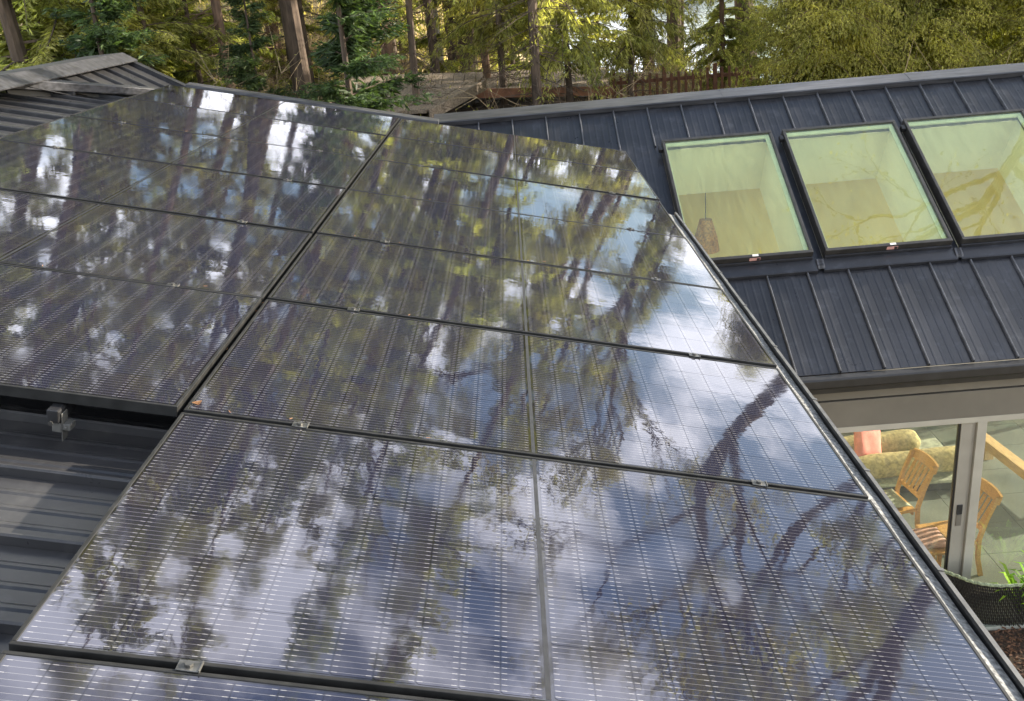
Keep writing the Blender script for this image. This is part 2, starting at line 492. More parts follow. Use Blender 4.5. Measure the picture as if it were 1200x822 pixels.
# ------------------------------------------------------------------ ground, water, hills
def build_ground():
    xs = sorted(set(list(np.arange(-40, 60.1, 1.0)) + [-6000, -2500, -900, -400, -200, -100, -60, 80, 120, 220, 450, 900, 2500, 6000]))
    ys = sorted(set(list(np.arange(-20, 70.1, 1.0)) + [-6000, -2000, -600, -150, -50, 85, 105, 130, 170, 260, 500, 1200, 3000, 6000]))
    v = []
    for y in ys:
        for x in xs:
            z = terrain(x, y)
            v.append((x, y, z))
    nx = len(xs)
    f = [(j * nx + i, j * nx + i + 1, (j + 1) * nx + i + 1, (j + 1) * nx + i) for j in range(len(ys) - 1) for i in range(nx - 1)]
    me = bpy.data.meshes.new('ground'); me.from_pydata(v, [], f)
    m, nt, n, l, b = new_mat('forest_floor')
    co, fac = noise_col(nt, 'World', 0.55, (0.17, 0.125, 0.06), (0.40, 0.31, 0.16), 0.35, 0.62, 9)
    c2, f2 = noise_col(nt, 'World', 3.1, (0.0, 0.0, 0.0), (1, 1, 1), 0.5, 0.66, 6)
    mx = n.new('ShaderNodeMix'); mx.data_type = 'RGBA'; mx.inputs[7].default_value = (0.06, 0.075, 0.022, 1)
    l.new(c2, mx.inputs[0]); l.new(co, mx.inputs[6]); l.new(mx.outputs[2], b.inputs['Base Color'])
    b.inputs['Roughness'].default_value = 0.95
    bp = n.new('ShaderNodeBump'); bp.inputs['Strength'].default_value = 0.8; bp.inputs['Distance'].default_value = 0.1
    l.new(f2, bp.inputs['Height']); l.new(bp.outputs[0], b.inputs['Normal'])
    me.materials.append(m)
    me.polygons.foreach_set('use_smooth', [True] * len(me.polygons))
    o = bpy.data.objects.new('ground', me); COL.objects.link(o); tag(o, kind='structure')
    # water beyond the trees on the right
    w = MB(); w.add([(-200, 42, -8.2), (6000, 42, -8.2), (6000, 6000, -8.2), (-200, 6000, -8.2)], [(0, 1, 2, 3)])
    wm = simple('inlet_water', (0.03, 0.05, 0.06), 0.08, 0.1, 0.2, bump=0.25, coord='World', bdist=0.3)
    tag(w.obj('water', wm), kind='structure')
    hb = MB()
    rs = random.Random(3)
    pts = []
    for i in range(60):
        x = -2500 + i * 130
        pts.append((x, 3400 + 200 * math.sin(i), 40 + 60 * (math.sin(i * 0.31) + 1) + 25 * rs.random()))
    for i in range(59):
        a, b2 = pts[i], pts[i + 1]
        hb.add([(a[0], a[1], -9), (b2[0], b2[1], -9), b2, a, (a[0], a[1] + 900, -9), (b2[0], b2[1] + 900, -9)],
               [(0, 1, 2, 3), (3, 2, 5, 4)])
    tag(hb.obj('hills', simple('far_hill', (0.06, 0.08, 0.09), 0.95, 0.2, 0.01, coord='World')), kind='structure')


build_ground()


# ------------------------------------------------------------------ solar array
def frame_rails(root):
    w, d = 0.011, 0.035
    for y0, y1 in ((0, w), (SHORT - w, SHORT)):
        MB().box(0, LONG, y0, y1, -d, 0.0018).obj('frame_rail', M['frame'], root, bevel=0.0012, seg=1)
    for x0, x1 in ((0, w), (LONG - w, LONG)):
        MB().box(x0, x1, w + 0.0003, SHORT - w - 0.0003, -d, 0.0016).obj('frame_rail', M['frame'], root, bevel=0.0012, seg=1)


def cell_mesh():
    a, b, c = PX - 0.0016, PY - 0.0016, 0.006
    pr = [(0, c), (c, 0), (a, 0), (a, b), (c, b), (0, b - c)]
    me = bpy.data.meshes.new('solar_cell')
    k = len(pr)
    v = [(x, y, 0) for x, y in pr] + [(x, y, 0.0006) for x, y in pr]
    f = [tuple(range(k, 2 * k))] + [(i, (i + 1) % k, k + (i + 1) % k, k + i) for i in range(k)]
    me.from_pydata(v, [], f)
    uv = me.uv_layers.new(name='UVMap')
    for lp in me.loops:
        x, y, z = me.vertices[lp.vertex_index].co
        uv.data[lp.index].uv = (x + 0.0008, y + 0.0008)
    me.materials.append(M['cell'])
    return me


X0, XM = 0.016, 0.026                  # edge margin and the strip between the two halves
XH = X0 + 12 * PX + XM                 # start of the second half
Y0 = (SHORT - 6 * PY) / 2
CELL = cell_mesh()


def panel_base(root):
    MB().box(0.0112, LONG - 0.0112, 0.0112, SHORT - 0.0112, -0.006, -0.0002).obj('backsheet', M['backsheet'], root)
    MB().box(X0 + 12 * PX + 0.007, XH - 0.007, 0.014, SHORT - 0.014, -0.0001, 0.0003).obj('centre_strip', M['clamp_dark'], root)


def near_panel():
    root = thing('solar_panel', 'x', 'solar panel', group='solar panels of the roof array')
    frame_rails(root); panel_base(root)
    for half in (X0, XH):
        for i in range(12):
            for j in range(6):
                o = bpy.data.objects.new('solar_cell', CELL); COL.objects.link(o)
                o.parent = root
                o.location = (half + i * PX + 0.0008, Y0 + j * PY + 0.0008, 0.0)
    return root


def far_panel():
    root = thing('solar_panel', 'x', 'solar panel', group='solar panels of the roof array')
    frame_rails(root); panel_base(root)
    for half in (X0, XH):
        me = bpy.data.meshes.new('cell_field')
        x0, x1, y0, y1 = 0, 12 * PX, 0, 6 * PY
        me.from_pydata([(x0, y0, 0.0006), (x1, y0, 0.0006), (x1, y1, 0.0006), (x0, y1, 0.0006)], [], [(0, 1, 2, 3)])
        uv = me.uv_layers.new(name='UVMap')
        for lp in me.loops:
            uv.data[lp.index].uv = me.vertices[lp.vertex_index].co[:2]
        me.materials.append(M['cell_far'])
        o = bpy.data.objects.new('cell_field', me); COL.objects.link(o); o.parent = root; o.location = (half, Y0, 0)
    return root


NTH = ['nearest', 'second', 'third', 'fourth', 'fifth', 'sixth', 'seventh', 'farthest']
NEAR, FAR = near_panel(), far_panel()
used = {'n': False, 'f': False}
rj = random.Random(11)
for colu, rows in (('right', range(-2, 6)), ('left', range(0, 6))):
    for r in rows:
        near = r <= 1
        key = 'n' if near else 'f'
        src = NEAR if near else FAR
        o = copy_tree(src) if used[key] else src
        used[key] = True
        u = 0.0 if colu == 'right' else -LONG - 0.02
        k = r + 2 if colu == 'right' else r
        last = (k == 7) if colu == 'right' else (k == 5)
        word = 'farthest' if last else NTH[k]
        if colu == 'right':
            lab = {0: 'black solar panel nearest the camera, right column, cut off by the bottom of the photo',
                   1: 'large black solar panel second from the camera in the right column beside the gutter'}.get(
                       k, 'black solar panel, %s from the camera in the right column beside the gutter' % word)
            if last: lab = 'farthest black solar panel of the right column, in front of the ridge cap'
        else:
            lab = 'black solar panel, %s from the camera in the left column above the open roof' % word
            if k == 0: lab = 'nearest black solar panel of the left column, overhanging the bare roof with a bracket'
            if last: lab = 'farthest black solar panel of the left column, below the trees'
        o['label'] = lab
        o.location = rp(u, r * PITCH + 0.010, rj.uniform(-0.001, 0.001))
        o.rotation_euler = (R(rj.uniform(-0.22, 0.22)), S + R(rj.uniform(-0.18, 0.18)), 0)

# mid clamps between the rows
CT = thing('panel_clamp', 'x', 'clamp', group='metal clamps between the panel rows')
MB().box(-0.024, 0.024, -0.016, 0.016, 0.0022, 0.0056).obj('clamp_plate', M['clamp'], CT, bevel=0.001, seg=1)
MB().box(0.0243, 0.0268, -0.016, 0.016, 0.0021, 0.0085).obj('clamp_highlight', M['bracket'], CT)  # pale raised strip stands in for the sunlit highlight on the right side
MB().box(-0.02, 0.02, -0.0085, 0.0085, -0.045, 0.0020).obj('clamp_body', M['clamp_dark'], CT)
bt = MB()
bt.prism([(0.0095 * math.cos(k * math.pi / 3), 0.0095 * math.sin(k * math.pi / 3)) for k in range(6)], 0.0064, 0.0125, lambda a, p, q: (p, q, a))
bt.obj('bolt', M['clamp'], CT)
first = True
ORD = ['first', 'second', 'third', 'fourth', 'fifth', 'sixth', 'seventh', 'eighth']
for u, side, rows in ((0.375, 'left rail line of the right column', range(-1, 6)), (1.895, 'gutter side rail line of the right column', range(-1, 6)),
                      (-0.405, 'centre side rail line of the left column', range(1, 6)), (-1.91, 'outer rail line of the left column', range(1, 6))):
    for i, r in enumerate(rows):
        c = CT if first else copy_tree(CT)
        first = False
        c['label'] = 'metal clamp, %s from the camera on the %s' % (ORD[i], side)
        c.location = rp(u, r * PITCH, 0.0)
        c.rotation_euler = (0, S, R(random.uniform(-3, 3)))

# mounting rails under the array, each with its end clip and foot at the open bay
DECK = -0.185                          # roof pans below the glass
for u, v0, lab in ((0.375, -2.5, 'black mounting rail under the left part of the right panel column'),
                   (1.895, -2.5, 'black mounting rail under the right panel column near the gutter'),
                   (-0.395, -0.035, 'black mounting rail with end clip and pale foot showing in the open bay'),
                   (-1.91, -0.06, 'black mounting rail under the outer part of the left panel column')):
    t = thing('mounting_rail', lab, 'rail', rp(u, v0, 0), (0, S, 0), 'rails under the solar array')
    end = 6.9
    MB().box(-0.02, 0.02, 0.0, end - v0, -0.082, -0.040).obj('rail_bar', M['clamp_dark'], t, bevel=0.002, seg=1)
    MB().box(-0.018, 0.018, -0.004, 0.05, -0.0800, -0.0355).obj('end_clip', M['black'], t, bevel=0.003)
    b2 = MB(); b2.tube([(0.0, -0.019, -0.075), (0.0, -0.0145, -0.075)], 0.008, 6)
    b2.obj('clip_bolt', M['clamp'], t)
    for vv in (0.02, 2.0, 4.1, 6.0):
        if vv > end - v0 - 0.2: continue
        ft = MB()
        ft.box(0.0218, 0.0255, vv - 0.012, vv + 0.03, -0.150, -0.050)
        ft.box(-0.008, 0.0215, vv - 0.012, vv + 0.03, -0.118, -0.0855)
        ft.box(0.0258, 0.050, vv - 0.012, vv + 0.03, -0.108, -0.086)
        ft.tube([(0.036, vv - 0.0125, -0.097), (0.036, vv - 0.018, -0.097)], 0.006, 6)
        ft.obj('rail_foot', M['bracket'], t, bevel=0.002, seg=1)

# ------------------------------------------------------------------ the low house the array stands on
house = thing('house', 'low metal-roofed house carrying the solar array, with open gutter along its right eave', 'house', (0, 0, ZG))
SEAM = 0.345


def pan_on(fn, a0, a1, b0, b1, seam_h=0.034, ribs=4, thick=0.006, rib_h=0.0035, gap=0.001, seam_at='b0'):
    """one standing-seam pan: a runs down the slope, b across; fn(a,b,h) -> world"""
    mb = MB()
    w = b1 - b0
    prof = [(b0 + gap, -thick), (b0 + gap, seam_h - 0.006), (b0 + gap + 0.005, seam_h), (b0 + 0.012, seam_h), (b0 + 0.016, seam_h - 0.006), (b0 + 0.016, 0.0)]
    for k in range(ribs):
        c = b0 + 0.014 + (w - 0.014) * (k + 1) / (ribs + 1)
        prof += [(c - 0.016, 0.0), (c - 0.006, rib_h), (c + 0.006, rib_h), (c + 0.016, 0.0)]
    prof += [(b1 - gap * 0.2, 0.0), (b1 - gap * 0.2, -thick)]
    mb.prism(prof, a0, a1, lambda a, p, q: fn(a, p, q))
    for i in range(5):
        mb.mi[2 + i] = 1
    return mb


k0 = -14
for k in range(k0, 20):
    v0 = 0.135 + SEAM * k
    if v0 > 7.05: break
    v1 = min(v0 + SEAM, 7.08)
    # the pans end on the slanting flashing at the upper left
    vm = (v0 + v1) / 2
    u_hi = -3.56

    def deck_point(a, p, q):
        if a == u_hi and p > 6.02:
            a = -3.56 + max(0, p - 6.02) * 0.868
        return rp(a, p, q + DECK)

    u_lo = 2.40 if vm < 5.15 else 2.30
    wobj(pan_on(deck_point, u_hi, u_lo, v0, v1, ribs=3), 'roof_pan', [M['house_roof'], M['house_roof']], house)
# steeper main roof beyond, with its own pans
RX, RZ, PA = -3.30, 0.75, R(30.2)


def steep(a, p, h):
    return (RX + a * math.cos(PA) + h * math.sin(PA), p, RZ - 0.03 - a * math.sin(PA) + h * math.cos(PA))


def steep_cut(a, p, h):
    """the steep pans stop at the slanting flashing where the low roof begins"""
    if a > 3 and p < 7.3:
        a = max(0.05, (-3.36 + max(0, p - 5.98) * 0.868 - RX) / math.cos(PA))
    return steep(a, p, h)


for k in range(8):
    y0 = 6.06 + 0.35 * k
    if y0 + 0.3 > 8.55: break
    wobj(pan_on(steep_cut, 0.04, 3.4, y0, min(y0 + 0.35, 8.51), ribs=0), 'main_roof_pan', [M['house_roof'], M['house_roof']], house)
rk = MB(); rk.prism([(8.505, -0.10), (8.505, 0.05), (8.62, 0.05), (8.62, -0.10)], 0.0, 3.4, lambda a, p, q: steep(a, p, q))
wobj(rk, 'rake_trim', M['roof'], house)
# wide flat ridge cap: front fold catches the light
rc = MB()
rc.prism([(0.17, -0.055), (0.175, -0.045), (0.02, 0.052), (-0.42, 0.045), (-0.66, -0.16), (-0.42, 0.030), (0.015, 0.035)], 4.6, 8.60, lambda a, p, q: (RX + p, a, RZ + q))
wobj(rc, 'ridge_cap', M['cap'], house)
bs = MB(); bs.hexa([(RX - 0.35, 4.6, RZ - 0.1), (RX - 0.35, 8.5, RZ - 0.1), (RX - 4, 8.5, RZ - 2.0), (RX - 4, 4.6, RZ - 2.0)],
                   [(RX - 0.35, 4.6, RZ - 0.06), (RX - 0.35, 8.5, RZ - 0.06), (RX - 4, 8.5, RZ - 1.96), (RX - 4, 4.6, RZ - 1.96)])
wobj(bs, 'back_roof', M['roof'], house)
bs = MB(); bs.hexa([(RX - 0.05, -4.8, RZ - 0.2), (RX - 0.05, 4.58, RZ - 0.2), (RX - 4, 4.58, RZ - 2.2), (RX - 4, -4.8, RZ - 2.2)],
                   [(RX - 0.05, -4.8, RZ - 0.16), (RX - 0.05, 4.58, RZ - 0.16), (RX - 4, 4.58, RZ - 2.16), (RX - 4, -4.8, RZ - 2.16)])
wobj(bs, 'back_roof', M['roof'], house)
# slanting flashing between the two pitches
A, B = Vector((-3.33, 6.0, 0.755)), Vector((-2.2, 7.30, 0.415))
d = (B - A).normalized(); sd = Vector((d.y, -d.x, 0)).normalized()
fl = MB()
fl.hexa([A + sd * 0.0 - Vector((0, 0, .085)), A - sd * 0.15 - Vector((0, 0, .085)), B - sd * 0.15 - Vector((0, 0, .06)), B - Vector((0, 0, .06))],
        [A + sd * 0.01, A - sd * 0.15 + Vector((0, 0, .03)), B - sd * 0.15 + Vector((0, 0, .02)), B + sd * 0.01])
wobj(fl, 'slant_flashing', M['cap'], house, bevel=0.006)
sk_ = MB()
sk_.hexa([A - sd * 0.10 - Vector((0, 0, .34)), A - sd * 0.13 - Vector((0, 0, .34)), B - sd * 0.13 - Vector((0, 0, .28)), B - sd * 0.10 - Vector((0, 0, .28))],
         [A - sd * 0.10 - Vector((0, 0, .087)), A - sd * 0.13 - Vector((0, 0, .087)), B - sd * 0.13 - Vector((0, 0, .062)), B - sd * 0.10 - Vector((0, 0, .062))])
wobj(sk_, 'flashing_upstand', M['house_roof'], house)
# far rake cap behind the array
rk = MB()
rk.prism([(7.085, DECK - 0.12), (7.085, DECK + 0.05), (7.10, DECK + 0.185), (7.22, DECK + 0.195), (7.24, DECK - 0.12)], -2.2, 0.36, lambda a, p, q: rp(a, p, q))
wobj(rk, 'rake_cap', M['cap'], house, bevel=0.004)
# gutter along the eave
gt = MB()
GO = DECK - 0.02
prof = [(2.395, GO - 0.02), (2.395, GO - 0.10), (2.525, GO - 0.10), (2.525, GO + 0.020), (2.512, GO + 0.026), (2.548, GO + 0.026), (2.548, GO + 0.012),
        (2.532, GO + 0.010), (2.532, GO - 0.107), (2.388, GO - 0.107), (2.388, GO - 0.02)]
g0, g1 = -4.6, 5.13
gt.prism([(2.388, GO - 0.107), (2.532, GO - 0.107), (2.532, GO - 0.100), (2.388, GO - 0.100)], g0, g1, lambda a, p, q: rp(p, a, q))
gt.prism([(2.388, GO - 0.0995), (2.395, GO - 0.0995), (2.395, GO - 0.012), (2.388, GO - 0.012)], g0, g1, lambda a, p, q: rp(p, a, q))
gt.prism([(2.526, GO - 0.0995), (2.532, GO - 0.0995), (2.532, GO + 0.012), (2.526, GO + 0.012)], g0, g1, lambda a, p, q: rp(p, a, q))
gt.prism([(2.388, GO - 0.0998), (2.5255, GO - 0.0998), (2.5255, GO - 0.02), (2.388, GO - 0.02)], g1 - 0.004, g1, lambda a, p, q: rp(p, a, q))
gut = wobj(gt, 'gutter', M['black'], house)
lp = MB()
lp.prism([(2.524, GO + 0.0125), (2.542, GO + 0.0125), (2.545, GO + 0.020), (2.542, GO + 0.026), (2.524, GO + 0.026)], g0, g1, lambda a, p, q: rp(p, a, q))
o = wobj(lp, 'gutter_lip', M['lip'], house)
gd = MB()
nn = 260
for i in range(nn):
    va, vb = g0 + 0.01 + (g1 - g0 - 0.03) * i / nn, g0 + 0.01 + (g1 - g0 - 0.03) * (i + 1) / nn
    ha = GO + 0.004 + 0.003 * math.sin(i * 0.37) * math.sin(i * 0.131)
    gd.prism([(2.396, GO - 0.0985), (2.5225, GO - 0.0985), (2.5225, ha - 0.004), (2.46, ha + 0.004), (2.396, ha - 0.004)], va, vb, lambda a, p, q: rp(p, a, q))
o = wobj(gd, 'gutter_grit', M['gutter_dirt'], house); tag(o, kind='stuff')
ds = MB()
ds.prism([(2.30, DECK + 0.002), (2.402, DECK + 0.002), (2.402, DECK + 0.006), (2.372, DECK + 0.010), (2.30, DECK + 0.010)], g0, g1, lambda a, p, q: rp(p, a, q))
wobj(ds, 'drip_edge', M['gutter_dirt'], house, bevel=0.003)
sb = MB()
for i in range(14):
    va = g0 + 0.35 + i * 0.69
    sb.box(2.522, 2.547, va, va + 0.016, GO + 0.0265, GO + 0.029, T=None)
sb.v = [rp(x, y, z) for x, y, z in sb.v]
o = wobj(sb, 'gutter_strap', M['lip'], house); tag(o, kind='stuff')
# walls under the low roof
wl = MB(); wl.hexa([(-6.8, -4.4, ZG + 0.02), (2.05, -4.4, ZG + 0.02), (2.05, 6.9, ZG + 0.02), (-6.8, 6.9, ZG + 0.02)],
                   [(-6.8, -4.4, -1.95), (2.05, -4.4, -0.80), (2.05, 6.9, -0.80), (-6.8, 6.9, -1.95)])
wobj(wl, 'wall', M['stucco'], house)
gb = MB()
for yy in (-4.4, 6.88):
    gb.add([(-6.8, yy, -1.95), (2.05, yy, -0.80), (2.05, yy, -0.67), (RX, yy, 0.5), (-6.8, yy, -1.45),
            (-6.8, yy + 0.02, -1.95), (2.05, yy + 0.02, -0.80), (2.05, yy + 0.02, -0.67), (RX, yy + 0.02, 0.5), (-6.8, yy + 0.02, -1.45)],
           [(0, 1, 2, 3, 4), (5, 9, 8, 7, 6), (0, 5, 6, 1), (1, 6, 7, 2), (2, 7, 8, 3), (3, 8, 9, 4), (4, 9, 5, 0)])
wobj(gb, 'gable_wall', M['stucco'], house)

# a fallen needle cluster at the panel corner
fn_ = MB()
for i in range(5):
    a = 0.3 * i
    fn_.box(0.0, 0.045, -0.0025, 0.0025, 0.0, 0.004, T=Matrix.Translation((0.004 * i, 0.003 * i, 0.001)) @ Matrix.Rotation(0.25 * i - 0.5, 4, 'Z'))
o = fn_.obj('fallen_twig', M['needle_litter'])
o.scale = (0.5, 0.55, 0.6); o.location = rp(0.012, 0.06, 0.003); o.rotation_euler = (0, S, 0.2)
tag(o, 'orange brown fallen twig on the panel corner beside the centre gap', 'twig')

# brown needles caught in the centre gap and along the joints
nb = MB(); rr = random.Random(8)
for i in range(60):
    if i % 4 == 0:
        u, v = -0.010 + rr.uniform(-.006, .006), rr.uniform(0, 6.8); h = -0.012; az = math.pi / 2 + rr.gauss(0, .25)
    else:
        u, v = rr.uniform(-1.8, 2.2), PITCH * rr.randint(0, 5) + 0.024 + abs(rr.gauss(0, .012)); h = 0.0026; az = rr.uniform(0, 3.1)
    L_ = rr.uniform(.005, .011)
    a = Vector(rp(u, v, h)); du_ = (EU * math.cos(az) + EV * math.sin(az)) * L_; wv = (EV * math.cos(az) - EU * math.sin(az)) * .0011
    nb.add([a - du_ - wv, a + du_ - wv, a + du_ + wv + EN * .001, a - du_ + wv + EN * .001], [(0, 1, 2, 3)])
tag(nb.obj('needle_litter', M['needle_litter']), 'scattered brown needles caught in the gaps between the solar panels', 'needle litter', kind='stuff')

# ------------------------------------------------------------------ the wing with skylights and sliding doors
WA = R(29.6); WY, WZ = 5.262, -2.4176
wing = thing('house_wing', 'house wing with charcoal standing seam roof, three skylights and sliding glass door', 'house wing', (5.5, 5.45, ZG))


def W(x, sl, h):
    return (x, WY + sl * math.cos(WA) - h * math.sin(WA), WZ + sl * math.sin(WA) + h * math.cos(WA))


XL, XR = 0.15, 9.2
SKY = [(2.80, 3.985), (4.165, 5.375), (5.53, 6.815)]
GL0, GL1 = 1.46, 3.34
P = 0.405
for k in range(-9, 14):
    x0 = 3.92 + P * k; x1 = x0 + P
    if x1 < XL or x0 > XR: continue
    fn = lambda a, p, q: W(p, a, q)
    if x1 > 2.72 and x0 < 6.9:
        wobj(pan_on(fn, 0.0, 1.335, x0, x1, ribs=4, rib_h=0.0011), 'roof_pan', [M['roof'], M['seam']], wing)
        wobj(pan_on(fn, GL1 + 0.06, 4.16, x0, x1, ribs=4, rib_h=0.0011), 'roof_pan', [M['roof'], M['seam']], wing)
    else:
        wobj(pan_on(fn, 0.0, 4.16, x0, x1, ribs=4, rib_h=0.0011), 'roof_pan', [M['roof'], M['seam']], wing)


def wbox(mb, x0, x1, s0, s1, h0, h1, mi=0):
    mb.prism([(s0, h0), (s1, h0), (s1, h1), (s0, h1)], x0, x1, lambda a, p, q: W(a, p, q), mi)
    return mb


# flashing pans between and beside the curbs
edges = [3.92 - 3 * P] + [e for s_ in SKY for e in (s_[0] - 0.03, s_[1] + 0.03)] + [3.92 + 8 * P]
for a, b_ in ((edges[0], edges[1]), (edges[2], edges[3]), (edges[4], edges[5]), (edges[6], edges[7])):
    wobj(wbox(MB(), a, b_, 1.337, GL1 + 0.058, -0.006, 0.004), 'flashing', M['roof'], wing)
for i, (a, b_) in enumerate(SKY):
    ap = MB()
    wbox(ap, a - 0.07, b_ + 0.05, 1.262, 1.405, 0.036, 0.044)
    wbox(ap, a - 0.07, b_ + 0.05, 1.250, 1.2615, 0.004, 0.044)
    wbox(ap, a - 0.028, b_ + 0.028, 1.4055, 1.424, 0.004, 0.075)
    wobj(ap, 'flashing', M['roof'], wing, bevel=0.003)
    for xx in (a - 0.115, b_ + 0.052):
        tb = MB()
        tb.prism([(1.27, 0.038), (1.36, 0.038), (1.40, 0.052), (1.38, 0.075), (1.30, 0.060)], xx, xx + 0.06, lambda q_, p, q: W(q_, p, q))
        wobj(tb, 'flashing_tab', M['cap'], wing, bevel=0.006)
    fr = MB()
    lo, hi = a - 0.028, b_ + 0.028
    t0, t1 = GL0 - 0.034, GL1 + 0.034
    H = 0.135
    wbox(fr, lo, hi, t0, GL0 + 0.004, 0.006, H)
    wbox(fr, lo, hi, GL1 - 0.004, t1, 0.006, H)
    wbox(fr, lo, a + 0.004, GL0 + 0.005, GL1 - 0.005, 0.006, H)
    wbox(fr, b_ - 0.004, hi, GL0 + 0.005, GL1 - 0.005, 0.006, H)
    sk = wobj(fr, 'skylight', M['bronze'], wing, bevel=0.004)
    sk['label'] = ['leftmost skylight, showing the hanging lamp', 'middle skylight', 'rightmost skylight, cut by the photo edge'][i]
    g = MB(); wbox(g, a + 0.0045, b_ - 0.0045, GL0 + 0.0045, GL1 - 0.0045, 0.118, 0.122)
    g.v = g.v; wobj(g, 'glass_pane', M['sky_glass'], sk)
    sp = MB()
    wbox(sp, a + 0.005, b_ - 0.005, GL1 - 0.055, GL1 - 0.005, 0.088, 0.104)
    wbox(sp, b_ - 0.05, b_ - 0.005, GL0 + 0.03, GL1 - 0.056, 0.088, 0.104)
    wbox(sp, a + 0.005, a + 0.02, GL0 + 0.03, GL1 - 0.056, 0.088, 0.104)
    wbox(sp, a + 0.005, b_ - 0.005, GL0 + 0.005, GL0 + 0.029, 0.088, 0.104)
    wobj(sp, 'glazing_spacer', M['spacer'], sk)
    # rating label on the lower frame
    cx = a + (b_ - a) * 0.53
    lb = MB(); lb.prism([(t0 - 0.001, 0.082), (t0 - 0.0035, 0.082), (t0 - 0.0035, 0.120), (t0 - 0.001, 0.120)], cx - 0.055, cx + 0.055, lambda q_, p, q: W(q_, p, q))
    wobj(lb, 'label_plate', M['sticker'], sk)
    lb = MB(); lb.prism([(t0 - 0.004, 0.086), (t0 - 0.006, 0.086), (t0 - 0.006, 0.116), (t0 - 0.004, 0.116)], cx + 0.02, cx + 0.05, lambda q_, p, q: W(q_, p, q))
    wobj(lb, 'label_mark', M['black'], sk)
    lb = MB(); wbox(lb, cx - 0.025, cx + 0.035, GL0 - 0.028, GL0 - 0.002, H + 0.001, H + 0.003)
    wobj(lb, 'label_tab', M['sticker_white'], sk)
    hg = MB(); wbox(hg, lo - 0.05, lo - 0.001, GL1 - 0.12, GL1 - 0.05, 0.07, 0.12)
    wobj(hg, 'hinge_block', M['black'], sk, bevel=0.006)
    # white light shaft
    D = 0.70
    sh = MB()
    wbox(sh, a - 0.02, a - 0.005, GL0 - 0.02, GL1 + 0.02, -D, -0.007)
    wbox(sh, b_ + 0.005, b_ + 0.02, GL0 - 0.02, GL1 + 0.02, -D, -0.007)
    wbox(sh, a - 0.0045, b_ + 0.0045, GL1 + 0.005, GL1 + 0.02, -D, -0.007)
    wbox(sh, a - 0.0045, b_ + 0.0045, GL0 - 0.02, GL0 - 0.005, -D, -0.007)
    wobj(sh, 'light_shaft', M['white_paint'], wing)

# ceiling under the slope, with holes below the shafts
ce = MB()
e2 = [2.37] + [e for s_ in SKY for e in (s_[0] - 0.021, s_[1] + 0.021)] + [XR]
wbox(ce, 2.37, XR, 0.25, GL0 - 0.021, -D - 0.02, -D + 0.02)
wbox(ce, 2.37, XR, GL1 + 0.021, 4.30, -D - 0.02, -D + 0.02)
for a, b_ in ((e2[0], e2[1]), (e2[2], e2[3]), (e2[4], e2[5]), (e2[6], e2[7])):
    wbox(ce, a, b_, GL0 - 0.0205, GL1 + 0.0205, -D - 0.02, -D + 0.02)
wobj(ce, 'ceiling', M['white_paint'], wing)
# ridge cap: front lip, rising plate, short back slope
rc = MB()
rc.prism([(4.12, 0.008), (4.12, 0.068), (4.135, 0.074), (4.37, 0.016), (4.37, -0.01), (4.16, 0.055), (4.13, 0.05), (4.13, 0.008)], XL, XR, lambda a, p, q: W(a, p, q))
wobj(rc, 'ridge_cap', M['cap'], wing)
rj2 = MB()
for x in (3.62, 5.85, 8.1):
    wbox(rj2, x, x + 0.16, 4.118, 4.1195, 0.006, 0.069)
    rj2.prism([(4.118, 0.0695), (4.136, 0.0765), (4.372, 0.0185), (4.372, 0.0165), (4.136, 0.0745), (4.119, 0.0685)], x, x + 0.16, lambda a, p, q: W(a, p, q))
o = wobj(rj2, 'cap_joint', M['cap'], wing); tag(o, kind='stuff')
br = MB()
yb, zb = W(0, 4.37, 0.03)[1:]
br.hexa([(XL, yb + 0.001, zb - 0.08), (XR, yb + 0.001, zb - 0.08), (XR, yb + 1.1, zb - 0.75), (XL, yb + 1.1, zb - 0.75)],
        [(XL, yb + 0.001, zb - 0.035), (XR, yb + 0.001, zb - 0.035), (XR, yb + 1.1, zb - 0.70), (XL, yb + 1.1, zb - 0.70)])
wobj(br, 'back_roof', M['roof'], wing)
# gutter and eave boards
ge = MB()
ge.prism([(5.262, -2.425), (5.18, -2.432), (5.165, -2.445), (5.165, -2.520), (5.175, -2.535), (5.262, -2.535)], 2.35, XR, lambda a, p, q: (a, p, q))
wobj(ge, 'gutter', M['black'], wing, bevel=0.006)
wobj(MB().box(2.35, XR, 5.264, 5.42, -2.62, -2.50), 'eave_shade', M['black'], wing)  # black box standing in for the shade between gutter and boards
wobj(MB().box(2.35, XR, 5.395, 5.45, -2.755, -2.624), 'fascia_board', M['taupe'], wing, bevel=0.002)
wobj(MB().box(2.35, XR, 5.43, 5.47, -2.775, -2.757), 'shadow_gap', M['black'], wing)
wobj(MB().box(2.35, XR, 5.40, 5.45, -3.055, -2.777), 'fascia_board', M['taupe'], wing, bevel=0.002)
wobj(MB().box(2.35, 2.55, 5.42, 5.52, ZG, -3.057), 'wall', M['taupe'], wing)
dr = MB(); dr.box(2.56, XR, 5.405, 5.51, -3.118, -3.058)
door = wobj(dr, 'sliding_door', M['door_frame'], wing, bevel=0.003)
wobj(MB().box(5.175, 5.288, 5.43, 5.48, ZG + 0.05, -3.12), 'door_stile', M['door_frame_dark'], door, bevel=0.003)
wobj(MB().box(5.155, 5.173, 5.44, 5.475, ZG + 0.05, -3.12), 'door_gasket', M['black'], door)
wobj(MB().box(5.291, 5.318, 5.445, 5.50, ZG + 0.05, -3.12), 'door_stile', M['door_frame_dark'], door)
wobj(MB().box(5.321, 5.412, 5.41, 5.47, ZG + 0.05, -3.12), 'door_stile', M['door_frame'], door, bevel=0.003)
wobj(MB().box(2.56, XR, 5.405, 5.51, ZG + 0.003, ZG + 0.048), 'door_track', M['door_frame'], door)
